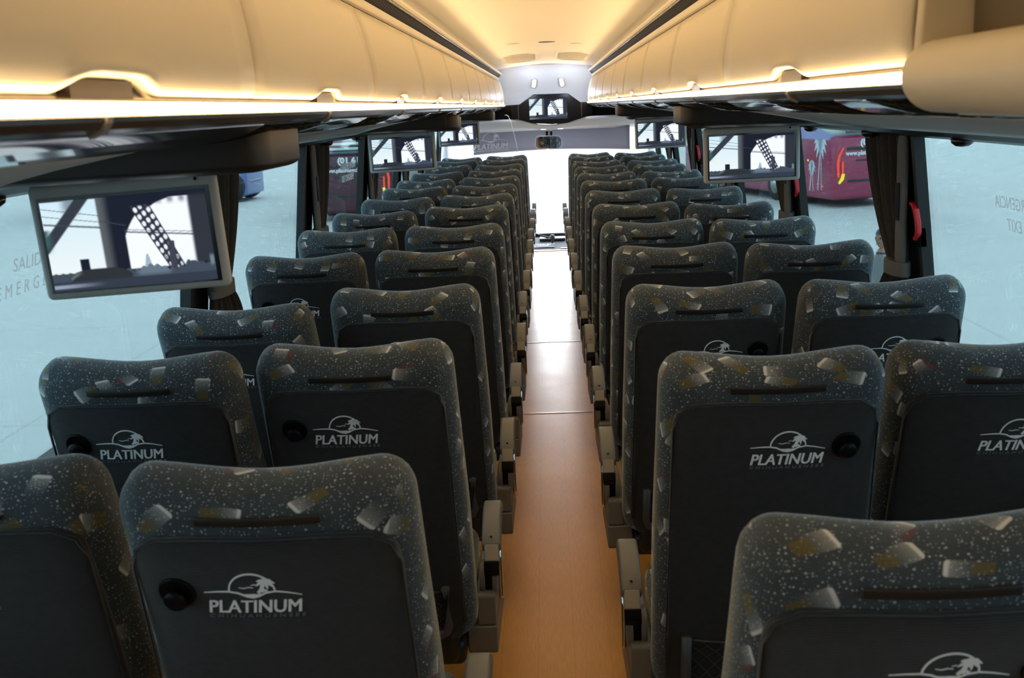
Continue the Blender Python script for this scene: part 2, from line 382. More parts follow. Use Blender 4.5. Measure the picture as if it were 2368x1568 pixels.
def emblem_bm(small=True, fat=0.012):
    """the operator's mark: sun arc, palm, shoreline, PLATINUM, small second line; width about 1"""
    bm = NB()
    strip(bm, [(0.235*math.cos(a), 0.02+0.235*math.sin(a)) for a in [PI*(0.02+0.96*i/28) for i in range(29)]], 0.017)
    strip(bm, [(-.50, .005), (-.36, .018), (-.24, .02), (-.15, .0), (-.06, -.05), (0.0, -.062), (.06, -.045), (.14, .0), (.24, .018), (.36, -.002), (.50, -.04)], [.006, .012, .016, .018, .02, .022, .02, .018, .016, .012, .005])
    strip(bm, [(-.10, -.02), (-.04, -.035), (0, -.04), (.05, -.035), (.10, -.015)], [.004, .03, .045, .03, .004])
    strip(bm, [(.10, .01), (.12, .07), (.15, .145)], [.035, .020, .016])
    strip(bm, [(.06, .0), (.10, .05), (.16, .02)], [.03, .05, .02])
    for a, l in ((0.2, .10), (0.75, .09), (1.35, .07), (2.0, .08), (2.6, .10), (3.25, .10), (-0.4, .09), (3.9, .09), (5.0, .06)):
        pts = []
        for i in range(5):
            q = i/4; pts.append((.15+math.cos(a)*l*q, .15+math.sin(a)*l*q-0.045*q*q))
        strip(bm, pts, [.012, .030, .034, .024, .003])
    strip(bm, [(-.13, .075), (-.08, .062), (-.03, .078), (.02, .070)], [.002, .006, .006, .002])
    strip(bm, [(.0, .10), (.03, .112), (.06, .104)], [.002, .005, .002])
    for dx in (-.0045, .0045): add_bm(bm, text_bm('PLATINUM', 0.245, 0.20, 1.0, 0.0, width=0.975), dx, -.185)
    if small: add_bm(bm, text_bm('CHIHUAHUENSES', 0.062, 0.15, 1.5, 0.001, width=1.0), 0, -.315, mi=1)
    return bm
def thicken(bm, d):
    r = bmesh.ops.extrude_face_region(bm, geom=list(bm.faces))
    for v in [e for e in r['geom'] if isinstance(e, bmesh.types.BMVert)]: v.co.z += d
    bmesh.ops.recalc_face_normals(bm, faces=bm.faces)

# ------------------------------------------------------------------ seats
T_DIP = 0.783; HINGE_Z = 0.42; BW = 0.23; BT = 0.066
def bend(v, lift=1.0):
    """shape shared by the back, its panel and the marks on it; v in back-local metres (z up the back)"""
    x, y, z = v.co
    q = max(0.0, min(1.0, z/0.8))
    u = x/BW
    wid = 1.035-0.045*q-0.015*max(0, (z-0.66)/0.14)**2
    yy = y+0.020*u*u+0.018*math.sin(q*PI)-0.006
    sad = max(0.0, (z-0.60)/0.2)**1.5
    zz = z+lift*sad*(0.015*(1-math.cos(min(1, abs(u)/0.80)*PI))/2)
    v.co = (x*wid, yy, zz)
def seat_back(side, aisle, parent):
    bm = NB(); h = (T_DIP+0.06)/2
    vs = rbox(bm, 0, 0, T_DIP-h, BW, BT, h, (0.052, 0.056, 0.056), n=3, m=(10, 2, 20))
    for v in vs:
        # a waist below the head zone and front wings
        z = v.co.z; y = v.co.y
        if y > 0: v.co.y += 0.028*math.exp(-((z-0.30)/0.2)**2)*(1 if abs(v.co.x) > .15 else .3)
        bend(v)
    b = obj('backrest', bm, FAB, parent, smooth=True)
    bm = NB(); ph = (0.722-(-0.045))/2; pc = (0.722-0.045)/2
    vs = rbox(bm, 0, -BT+0.002, pc, 0.205, 0.016, ph, (0.055, 0.012, 0.055), n=3, m=(8, 1, 14))
    for v in vs: bend(v, 0.25)
    pn = obj('back_panel', bm, CLOTH, b, smooth=True); pn['label'] = 'plain charcoal cloth panel'
    bm = NB()
    tube(bm, [(0.205*math.cos(a)*1.0 if False else x, -BT-0.006, z) for x, z in [(-.205, .02), (-.206, .66), (-.196, .695), (-.165, .716), (-.1, .722), (0, .722), (.1, .722), (.165, .716), (.196, .695), (.206, .66), (.205, .02)]], 0.0035, 6)
    for v in bm.verts: bend(v, 0.25)
    obj('piping', bm, CLOTH, b, smooth=True)
    # mark
    bm = emblem_bm(); thicken(bm, 0.0012); wl = 0.150
    for v in bm.verts:
        x, z, d = v.co; v.co = (x*wl+side*0.024, -BT-0.0142-d, 0.622+z*wl); bend(v, 0)
    lg = obj('embroidered_emblem', bm, [M_LOGO, M_LOGOD], b); lg['label'] = 'pale emblem of sun, palm and lettering'
    # round hook in its cup
    bm = NB(); cx, cz = side*0.142, 0.620
    lathe(bm, [(0.030, -0.0146), (0.0285, -0.018), (0.024, -0.0175), (0.021, -0.0155), (0.001, -0.015)], (cx, -BT, cz), 'y', 24)
    lathe(bm, [(0.012, -0.015), (0.011, -0.022), (0.017, -0.026), (0.019, -0.031), (0.015, -0.036), (0.001, -0.038)], (cx, -BT, cz-0.004), 'y', 20)
    for v in bm.verts: bend(v, 0)
    obj('coat_hook', bm, M_BLACK, b, smooth=True)
    # slot with strap across the head zone
    bm = NB(); rbox(bm, -side*0.0, -BT-0.001, 0.750, 0.095, 0.0025, 0.0075, 0.002, n=1, m=(8, 1, 1))
    for v in bm.verts:
        bend(v, .3)
    obj('grab_strap', bm, M_STRAP, b, smooth=True)
    # net pocket frame and net
    bm = NB(); r = 0.010
    pts = [(-.165, .145), (-.165, .03), (-.158, .012), (-.14, .005), (.14, .005), (.158, .012), (.165, .03), (.165, .145)]
    L = []
    for i, p in enumerate(pts):
        L.append((p[0], -BT-0.026, p[1]))
    for a, c in zip(L[:-1], L[1:]):
        pass
    tube(bm, L, 0.0115, 8)
    for v in bm.verts: bend(v, 0)
    fr = obj('pocket_frame', bm, mat('pocket_frame_plastic', (.060, .064, .074), rough=.45), b, smooth=True)
    bm = NB()
    for i in range(-9, 14):
        for sg in (-1, 1):
            seg = []
            for k in range(9):
                z = 0.01+0.125*k/8; x = i*0.034-0.07+sg*(z-0.07)*0.95
                if -.16 < x < .16: seg.append((x, -BT-0.022-0.004*math.sin(k), z))
            if len(seg) > 1: tube(bm, seg, 0.0011, 4, cap=False)
    tube(bm, [(-.16+.32*k/10, -BT-.026, .138-.006*math.sin(PI*k/10)) for k in range(11)], 0.0028, 6)
    for v in bm.verts: bend(v, 0)
    obj('pocket_net', bm, M_NET, b)
    return b
def make_seat(side, aisle):
    """side -1 left of the aisle, +1 right; aisle: armrest and side cover on the aisle side"""
    t = empty('bus_seat')
    b = seat_back(side, aisle, t); b.location = (0, 0, HINGE_Z); b.rotation_euler = (math.radians(17.4), 0, 0)
    bm = NB(); vs = rbox(bm, 0, 0.235, 0.415, 0.218, 0.235, 0.065, 0.045, n=3, m=(6, 6, 1))
    for v in vs: v.co.z += 0.012*math.cos(v.co.x/0.218*PI/2)*(v.co.z > 0.44) + 0.05*(v.co.y-0.1)*0.3
    obj('seat_cushion', bm, FAB, t, smooth=True)
    bm = NB(); rbox(bm, 0, 0.20, 0.318, 0.205, 0.24, 0.034, 0.02, n=2, m=(2, 2, 1)); rbox(bm, 0, -0.015, 0.345, 0.19, 0.05, 0.045, 0.02, n=2, m=(2, 1, 1))
    obj('seat_pan', bm, M_STEEL, t, smooth=True)
    bm = NB(); box(bm, -0.022, 0.022, 0.05, 0.30, 0.02, 0.30)
    lg = obj('leg', bm, M_STEEL, t, bevel=0.006, loc=(side*0.03 if aisle else 0, 0, 0))
    bm = NB(); box(bm, -0.035, 0.035, -0.02, 0.38, 0.0, 0.02)
    obj('foot', bm, M_STEEL, lg, bevel=0.005)
    if aisle:
        ix = -side*(BW+0.028)            # centre of the armrest, on the aisle side
        ia = -side*(BW+0.046)
        bm = NB()
        prism(bm, [(.075, .578), (.10, .610), (.15, .636), (.20, .648), (.235, .646), (.262, .632), (.270, .612), (.262, .600), (.20, .592), (.14, .575), (.11, .555), (.088, .554)], ia-0.025, ia+0.025, 'x')
        am = obj('armrest', bm, M_GREYP, t, bevel=0.007, loc=(0, -.005, -.008))
        bm = NB(); prism(bm, [(.050, .545), (.078, .582), (.11, .575), (.10, .525), (.074, .512)], ia-0.019, ia+0.019, 'x')
        obj('armrest_stem', bm, M_GREYL, am, bevel=0.004)
        bm = NB(); prism(bm, [(.040, .520), (.050, .546), (.09, .53), (.08, .500), (.048, .505)], ia-0.020, ia+0.020, 'x')
        obj('armrest_stop', bm, M_BLACK, am, bevel=0.003)
        bm = NB(); lathe(bm, [(0.012, ix+0.0225), (0.012, ix+0.024)] if False else [(0.0035, -0.0008), (0.0032, 0.0008)], (ia, .088, .599), 'z', 10)
        obj('screw_cap', bm, M_BLACK, am)
        # hinge barrel with its dark groove
        bm = NB(); lathe(bm, [(0.045, -0.024), (0.047, -0.020), (0.047, -0.009)], (ix-side*.008, .09, .475), 'x', 28); lathe(bm, [(0.047, 0.009), (0.047, 0.020), (0.045, 0.024)], (ix-side*.008, .09, .475), 'x', 28)
        hg = obj('hinge_barrel', bm, M_GREYP, t, smooth=False, bevel=0.002)
        bm = NB(); lathe(bm, [(0.043, -0.0095), (0.043, 0.0095)], (ix-side*.008, .09, .475), 'x', 28)
        obj('hinge_groove', bm, M_BLACK, hg)
        bm = NB()
        prism(bm, [(.036, .452), (.028, .445), (.026, .365), (.40, .365), (.42, .40), (.40, .455), (.22, .47), (.14, .46)], ix-0.025, ix+0.025, 'x')
        sc = obj('side_cover', bm, M_GREYP, t, bevel=0.005)
        bm = NB(); x0, x1 = sorted((ix-side*-0.0 - side*0.027, ix+side*0.052))
        prism(bm, [(.022, .364), (.020, .30), (.028, .285), (.40, .262), (.41, .364)], x0, x1, 'x')
        obj('base_cover', bm, M_GREYP, sc, bevel=0.005)
        bm = NB(); xo = ix-side*0.029
        prism(bm, [(.115, .515), (.135, .545), (.16, .53), (.155, .42), (.145, .385), (.12, .40)], min(xo, xo-side*0.012), max(xo, xo-side*0.012), 'x')
        obj('recline_lever', bm, M_CHROME, t, bevel=0.005)
        bm = NB(); prism(bm, [(.12, .545), (.14, .59), (.18, .59), (.17, .54)], min(xo+side*.004, xo-side*0.006), max(xo+side*.004, xo-side*0.006), 'x')
        obj('lever_guard', bm, M_BLACK, t, bevel=0.003)
    return t
LA = [(1.590,-0.434,0.530),(2.466,-0.448,0.531),(3.29,-0.434,0.535),(4.156,-0.428,0.53),(5.038,-0.426,0.532),(6.024,-0.438,0.531),(6.864,-0.431,0.535),(7.709,-0.431,0.535),(8.587,-0.435,0.533),(9.424,-0.439,0.531),(10.345,-0.44,0.53),(11.351,-0.438,0.531),(12.25,-0.437,0.532)]
LW = [(1.640,-0.935,0.53),(2.40,-0.925,0.53),(3.14,-0.915,0.553),(4.156,-0.923,0.534),(5.043,-0.918,0.534),(5.893,-0.921,0.535),(6.824,-0.918,0.539),(7.722,-0.919,0.536),(8.54,-0.926,0.537),(9.464,-0.928,0.533),(10.459,-0.922,0.529),(11.45,-0.921,0.532),(12.2,-0.924,0.536)]
RA = [(1.303,0.447,0.535),(2.201,0.434,0.520),(3.147,0.433,0.533),(4.042,0.446,0.532),(4.934,0.445,0.534),(5.804,0.443,0.532),(6.76,0.439,0.533),(7.661,0.437,0.532),(8.536,0.436,0.534),(9.476,0.439,0.534),(10.326,0.44,0.532),(11.32,0.44,0.533),(12.071,0.439,0.533)]
RW = [None,(2.28,0.925,0.533),(3.085,0.915,0.526),(3.997,0.925,0.536),(4.874,0.922,0.536),(5.746,0.915,0.545),(6.724,0.924,0.536),(7.729,0.927,0.534),(8.463,0.916,0.535),(9.389,0.921,0.538),(10.1,0.929,0.53),(11.075,0.925,0.535),(11.943,0.922,0.538)]
ORD = ['nearest', 'second', 'third', 'fourth', 'fifth', 'sixth', 'seventh', 'eighth', 'ninth', 'tenth', 'eleventh', 'twelfth', 'thirteenth']
for nm, rows, side, aisle in (('left aisle', LA, -1, True), ('left window', LW, -1, False), ('right aisle', RA, 1, True), ('right window', RW, 1, False)):
    master = None
    for k, r in enumerate(rows):
        if r is None: continue
        D, xc, h = r
        if master is None: master = t = make_seat(side, aisle)
        else: t = copy_tree(master)
        zt = EYE-h; c = min(0.985, max(0.90, (zt-HINGE_Z)/T_DIP)); th = math.acos(c)
        xc += -0.013 if side < 0 else 0.004
        t.location = (xc, D+T_DIP*math.sin(th)+0.004, 0)
        for ch in t.children:
            if ch.name.startswith('backrest'): ch.rotation_euler = (th, 0, 0)
        sd, pos = nm.split()
        wh = 'next to the aisle' if aisle else 'by the window'
        lab = f'patterned charcoal bus seat {wh} on the {sd}, {ORD[k]} row from the camera' if k else f'patterned charcoal bus seat {wh} on the {sd}, nearest the camera'
        if k == 12: lab = f'patterned charcoal bus seat {wh} on the {sd}, front row before the windscreen'
        tag(t, lab, 'seat', 'bus seats in two by two rows')

# ------------------------------------------------------------------ room shell
def wallx(z):       # the side walls lean inwards towards the top
    zr = z-EYE
    return 1.15+max(0.0, (-0.14-zr))*0.105 if zr < -0.14 else 1.15
SILL = 0.89; WTOP = EYE-0.14
bm = NB(); box(bm, -1.30, 1.30, -1.7, 13.25, -0.06, 0.0)
struct('floor', bm, FLOORM)
for i, y in enumerate((6.09, 8.02)):
    bm = NB(); box(bm, -0.20, 0.20, y-0.008, y+0.008, 0.0, 0.0025)
    struct('trim_%d' % (i+1), bm, M_ALU)
bm = NB(); box(bm, -0.22, 0.30, 13.22, 13.26, 0.0, 0.012)
for k in range(12): box(bm, -0.2+k*0.04, -0.185+k*0.04, 13.215, 13.222, 0.001, 0.010)
struct('trim_3', bm, M_ALU)
PIL = [3.60+1.735*(k-3) for k in range(9)]      # near edges of the pillars (Y)
PW = 0.15
for s, nm in ((-1, 'wall_left'), (1, 'wall_right')):
    bm = NB()
    def slab(y0, y1, z0, z1, mi=0):
        a, b = wallx(z0), wallx(z1)
        pts = [(s*a, z0), (s*b, z1), (s*(b+0.03), z1), (s*(a+0.03), z0)]
        prism(bm, pts, y0, y1, 'y', mi)
    slab(-1.7, 13.3, -0.3, SILL, 0)
    slab(-1.7, 13.3, WTOP, EYE+0.55, 0)
    for y in PIL: slab(y, y+PW, SILL, WTOP, 1)
    struct(nm, bm, [M_WALL, M_SEAL])
    # seals and frame beads at each pillar, and the panes
    n0 = 1 if s < 0 else 20
    ends = PIL[1:]+[13.3]
    for i in range(len(PIL)):
        y0 = PIL[i]+PW; y1 = ends[i]
        if y1-y0 < 0.2: continue
        bm = NB(); a, b = wallx(SILL)+0.012, wallx(WTOP)+0.012
        prism(bm, [(s*a, SILL), (s*b, WTOP), (s*(b+0.006), WTOP), (s*(a+0.006), SILL)], y0, y1, 'y')
        wdw = struct('window_%d' % (n0+i), bm, M_GLASS if y1 < 12.3 else M_CLEAR)
        bm = NB()
        for (ya, yb) in ((y0, y0+0.018), (y1-0.03, y1)):
            a, b = wallx(SILL)-0.012, wallx(WTOP)-0.012
            prism(bm, [(s*a, SILL), (s*b, WTOP), (s*(b+0.035), WTOP), (s*(a+0.035), SILL)], ya, yb, 'y')
        prism(bm, [(s*(wallx(SILL)-0.02), SILL-0.01), (s*(wallx(SILL)-0.02), SILL+0.02), (s*(wallx(SILL)+0.05), SILL+0.02), (s*(wallx(SILL)+0.05), SILL-0.01)], y0, y1, 'y')
        obj('window_frame', bm, M_SEAL, wdw)
bm = NB(); box(bm, -1.3, 1.3, -1.78, -1.70, -0.3, EYE+0.55)
struct('wall_back', bm, M_CREAMB)
# ceiling: cove edge, vault, roof above
prof = [(0.535, 0.352), (0.530, 0.375), (0.510, 0.390), (0.480, 0.397), (0.44, 0.403), (0.36, 0.413), (0.25, 0.424), (0.12, 0.431), (0.0, 0.434)]
full = [(x, EYE+z) for x, z in prof]+[(-x, EYE+z) for x, z in reversed(prof[:-1])]
bm = NB()
ys = [-1.7+(12.2+1.7)*i/16 for i in range(17)]
ringp = full+[(-0.535, EYE+0.48), (0.535, EYE+0.48)]
prism(bm, ringp, -1.7, 12.2, 'y')
ce = struct('ceiling', bm, M_CEIL)
for p in ce.data.polygons: p.use_smooth = abs(p.normal.y) < 0.5
bm = NB(); box(bm, -1.3, 1.3, -1.78, 13.3, EYE+0.50, EYE+0.56)
struct('wall_roof', bm, M_WALL)
# hatch outlines and slots in the ceiling near the front
def ceilz(x):
    x = abs(x)
    for (a, za), (b, zb) in zip(prof[:-1], prof[1:]):
        if b <= x <= a: return za+(zb-za)*(a-x)/(a-b)
    return 0.43
def hatch(name, x0, x1, y0, y1, lab, w_=0.003):
    cx, cy = (x0+x1)/2, (y0+y1)/2; hx, hy = (x1-x0)/2, (y1-y0)/2
    t = empty(name, (cx, cy, EYE+ceilz(cx)))
    zz = lambda x: ceilz(cx+x)-ceilz(cx)
    pts = []; rx, ry = hx*.45, min(hy*.8, .35)
    for q, (sx, sy) in enumerate(((1, 1), (-1, 1), (-1, -1), (1, -1))):
        for i in range(7):
            a = PI/2*q+PI/2*i/6; x = sx*(hx-rx)+rx*math.cos(a); pts.append((x, sy*(hy-ry)+ry*math.sin(a), zz(x)-.002))
        a2 = pts[-1][0]
    P = []
    for a, b in zip(pts, pts[1:]+pts[:1]):
        for k in range(4):
            x = a[0]+(b[0]-a[0])*k/4; P.append((x, a[1]+(b[1]-a[1])*k/4, zz(x)-.002))
    P.append(P[0]); bm = NB(); tube(bm, P, w_, 6); obj('seam', bm, M_CREAMB, t)
    bm = NB(); G = []
    for i in range(9):
        x = (hx-.03)*(-1+2*i/8); hh = (hy-.03)*(1 if abs(x) < hx-rx else .85); G.append((bm.verts.new((x, -hh, zz(x)-.0015)), bm.verts.new((x, hh, zz(x)-.0015))))
    for i in range(8): bm.faces.new((G[i][0], G[i][1], G[i+1][1], G[i+1][0])).smooth = True
    bmesh.ops.solidify(bm, geom=list(bm.faces), thickness=0.001)
    obj('lid', bm, M_CEIL, t)
    tag(t, lab, 'hatch')
hatch('ceiling_hatch', -0.38, -0.06, 9.6, 11.2, 'flush cream ceiling hatch left of the centre line, near the bus front')
hatch('ceiling_hatch', 0.10, 0.40, 9.6, 11.2, 'flush cream ceiling hatch right of the centre line, near the bus front')
for x, y, wd, lab in ((0.02, 8.05, .09, 'dark slim slot vent in the middle of the ceiling'), (-0.22, 7.95, .08, 'pale slim slot vent left in the ceiling'), (0.24, 8.25, .08, 'pale slim slot vent right in the ceiling')):
    bm = NB(); rbox(bm, x, y, EYE+ceilz(x)-.001, wd/2*1.3, 0.05, 0.004, (0.04, 0.04, 0.003), n=2, m=(2, 1, 1))
    tag(obj('ceiling_vent', bm, M_BLACK if abs(x) < .1 else M_CREAMB, smooth=True), lab, 'vent')

# ------------------------------------------------------------------ luggage racks
def rack(s):
    side = 'left' if s < 0 else 'right'
    y_near = RACK_Y0 if s < 0 else 1.47
    Y1 = RACK_Y1
    t = empty('luggage_rack', (0, 0, EYE)); ph = lambda pts: [(s*x, z) for x, z in pts]
    tag(t, f'cream overhead luggage rack with glowing edge along the {side} side', 'luggage rack', 'overhead luggage racks')
    # carcass behind the doors
    bm = NB()
    prism(bm, ph([(0.485, 0.012), (0.49, 0.10), (0.505, 0.20), (0.53, 0.30), (0.55, 0.46), (1.14, 0.46), (1.14, -0.08), (0.70, -0.02)]), y_near+0.01, Y1-0.01, 'y')
    obj('rack_body', bm, M_CREAMB, t)
    dp = [(.474, .0285), (.466, .032), (.461, .041), (.459, .055), (.459, .075), (.461, .10), (.465, .135), (.472, .175), (.481, .215), (.492, .25), (.503, .277)]
    seams = ([-0.55, 0.63]+[1.808+1.256*k*0+1.257*k for k in range(9)]) if s < 0 else ([1.47]+[2.979+1.262*k for k in range(8)])
    seams = [q for q in seams if q < Y1-0.3]+[Y1]
    for a, b in zip(seams[:-1], seams[1:]):
        bm = NB(); a += 0.003; b -= 0.003; mid = (a+b)/2
        ysn = sorted(set([round(a+(b-a)*i/12, 4) for i in range(13)]+[round(mid+q, 4) for q in (-.16, -.145, -.13, -.115, -.10, -.08, -.05, 0, .05, .08, .10, .115, .13, .145, .16) if a < mid+q < b]))
        grid = []
        for y in ysn:
            d = abs(y-mid); bump = max(0, min(1, (0.16-d)/0.10)); bump = bump*bump*(3-2*bump)
            row = []
            for i, (x, z) in enumerate(dp):
                kk = max(0, 1-(z-.0285)/0.05)
                row.append((s*(x-0.010*bump*math.exp(-((z-.040)/.012)**2)), y, z+0.020*bump*kk))
            grid.append(row)
        F_ = [[bm.verts.new(p) for p in row] for row in grid]
        B_ = [[bm.verts.new((p[0]+s*0.010, p[1], p[2])) for p in row] for row in grid]
        n, m_ = len(grid), len(dp)
        for i in range(n-1):
            for j in range(m_-1):
                bm.faces.new((F_[i][j], F_[i+1][j], F_[i+1][j+1], F_[i][j+1])); bm.faces.new((B_[i][j], B_[i][j+1], B_[i+1][j+1], B_[i+1][j]))
            bm.faces.new((F_[i][0], B_[i][0], B_[i+1][0], F_[i+1][0])); bm.faces.new((F_[i][-1], F_[i+1][-1], B_[i+1][-1], B_[i][-1]))
        for j in range(m_-1):
            bm.faces.new((F_[0][j], F_[0][j+1], B_[0][j+1], B_[0][j])); bm.faces.new((F_[-1][j], B_[-1][j], B_[-1][j+1], F_[-1][j+1]))
        bmesh.ops.recalc_face_normals(bm, faces=bm.faces)
        d = obj('bin_door', bm, M_CREAM, t, smooth=True)
        bm = NB(); box(bm, min(s*.470, s*.484), max(s*.470, s*.484), mid-.10, mid+.07, 0.026, 0.046)
        obj('handle_recess', bm, M_BROWN, d)
    # light strip: a half-round diffuser
    bm = NB(); pts = [(0.466+0.012*math.cos(a), 0.0160+0.0068*math.sin(a)) for a in [PI/2+PI*i/8 for i in range(9)]]
    prism(bm, ph(pts), y_near, Y1-0.005, 'y'); o = obj('light_strip', bm, M_LED, t); o['label'] = 'glowing warm white strip'
    bm = NB(); prism(bm, ph([(.4665, .0240), (.4665, .0262), (.480, .0265), (.480, .0240)]), y_near, Y1-.005, 'y'); obj('dark_gap_strip', bm, M_BROWN, t)  # dark strip added to imitate the unlit gap between light strip and doors
    # edge rail under the strip, dark
    bm = NB(); prism(bm, ph([(0.455, 0.0075), (0.456, 0.002), (0.462, -0.006), (0.475, -0.012), (0.49, -0.014), (0.49, 0.009)]), y_near, Y1, 'y')
    obj('edge_rail', bm, M_BROWN, t)
    mids = [(a+b)/2 for a, b in zip(seams[:-1], seams[1:])]
    for m_ in mids:
        bm = NB(); y = m_-0.05
        prism(bm, ph([(0.452, 0.007), (0.453, 0.001), (0.459, -0.008), (0.474, -0.0150), (0.476, -0.010), (0.466, 0.0)]), y-.008, y+.008, 'y')
        obj('clip', bm, M_GREYL, t)
    # glossy service panels under the rack
    a = y_near
    yb = [y_near]+[q for q in [1.9+1.1*k for k in range(10)] if y_near+.2 < q < Y1-.2]+[Y1]
    for a, b in zip(yb[:-1], yb[1:]):
        bm = NB(); sheet(bm, ph([(0.474, -0.0125), (0.50, -0.0245), (0.53, -0.0330), (0.56, -0.0385), (0.59, -0.0415), (0.62, -0.0425), (0.65, -0.0415), (0.675, -0.0390), (0.69, -0.0385), (0.70, -0.046)]), a+.003, b-.003, 0.006, side=-s)
        pn = obj('service_panel', bm, M_BLACKG, t, smooth=False)
        for p in pn.data.polygons: p.use_smooth = abs(p.normal.y) < .5
        mid = (a+b)/2
        for q in (-.25, -.12, .01):
            bm = NB(); lathe(bm, [(0.026, 0.003), (0.026, -0.003), (0.020, -0.006), (0.001, -0.007)], (s*0.56, mid+q, -0.0315), 'z', 18)
            obj('reading_lamp', bm, M_BLACKG, pn, smooth=True)
    bm = NB(); sheet(bm, ph([(0.70, -0.046), (0.78, -0.060), (0.88, -0.078), (0.97, -0.098), (1.03, -0.113)]), RACK_Y0 if s > 0 else y_near, Y1, 0.008, side=-s)
    gt = obj('grey_fascia', bm, M_GREYT, t)
    for p in gt.data.polygons: p.use_smooth = abs(p.normal.y) < .5
    bm = NB(); prism(bm, ph([(1.03, -0.112), (1.06, -0.128), (1.13, -0.142), (1.16, -0.142), (1.16, -0.10), (1.03, -0.10)]), RACK_Y0, Y1, 'y')
    obj('curtain_rail', bm, M_BLACK, t)
    for k in range(2*len(PIL)):
        y = PIL[0]+0.858*k+0.33
        if not (0.5 < y < Y1): continue
        bm = NB(); lathe(bm, [(0.030, 0.0), (0.028, -0.012), (0.018, -0.020), (0.001, -0.023)], (s*1.09, y, -0.130), 'z', 16)
        obj('rail_knob', bm, M_BLACKG, t, smooth=True)
    # upper light band and grille with chrome edge
    bm = NB(); sheet(bm, ph([(0.506, 0.281), (0.512, 0.290), (0.515, 0.302), (0.512, 0.314)]), y_near, Y1-.1, 0.008, side=-s)
    ub = obj('upper_band', bm, M_CREAM, t)
    bm = NB(); prism(bm, ph([(0.511, 0.314), (0.500, 0.322), (0.486, 0.336), (0.490, 0.352), (0.54, 0.352), (0.54, 0.315)]), y_near, Y1-.1, 'y')
    gr = obj('air_grille', bm, M_GRILLE, t)
    bm = NB(); tube(bm, [(s*.4815, y_near, .342), (s*.4815, Y1-.12, .342)], 0.0032, 8); obj('chrome_edge', bm, M_CHROME, t, smooth=True)
    bm = NB(); prism(bm, ph([(0.492, 0.343), (0.470, 0.343), (0.464, 0.350), (0.464, 0.358), (0.467, 0.358), (0.470, 0.352), (0.492, 0.352)]), y_near, Y1-.12, 'y'); obj('cove_lip', bm, M_CREAMB, t)
    # closed far end
    bm = NB(); prism(bm, ph([(.476, -.008), (.466, .0), (.462, .04), (.464, .10), (.474, .175), (.495, .25), (.510, .29), (.515, .31), (.49, .34), (.55, .46), (1.14, .46), (1.14, -.12), (.9, -.08), (.6, -.035)]), Y1, Y1+.02, 'y')
    obj('end_cap', bm, M_WHITE, t, bevel=.004)
    return t
rack(-1); rack(1)
# rounded pod and recessed panel where the right rack stops
t = empty('bulkhead_pod', (0.9, 1.0, EYE)); tag(t, 'rounded cream pod at the near end of the right luggage rack', 'bulkhead')
bm = NB(); vs = rbox(bm, -0.12, -0.155, 0.016, 0.338, 0.625, 0.044, (0.045, 0.035, 0.043), n=4, m=(4, 8, 2))
for v in vs:
    v.co.z += -0.03*max(0, (v.co.x+0.45))*0.6 + (-0.010 if v.co.z < 0 else 0)*max(0, -(v.co.y-0.46))
obj('pod_shell', bm, M_CREAMB, t, smooth=True)
bm = NB(); box(bm, -0.375, 0.24, -1.9, 0.44, 0.03, 0.46); obj('recessed_panel', bm, M_BROWN if False else mat('tan_panel', (0.075, 0.053, 0.026), rough=0.6), t, bevel=.01)
bm = NB(); prism(bm, [(-.438, .03), (-.432, .12), (-.405, .28), (-.37, .30), (-.37, .46), (-.20, .46), (-.20, .03)], .445, .468, 'y'); obj('rack_end_panel', bm, M_CREAM, t, bevel=.006)
bm = NB(); prism(bm, [(-.40, -.032), (-.20, -.048), (-.20, -.02), (-.40, -.02)], -1.9, 0.40, 'y'); obj('pod_underside', bm, M_GREYT, t)

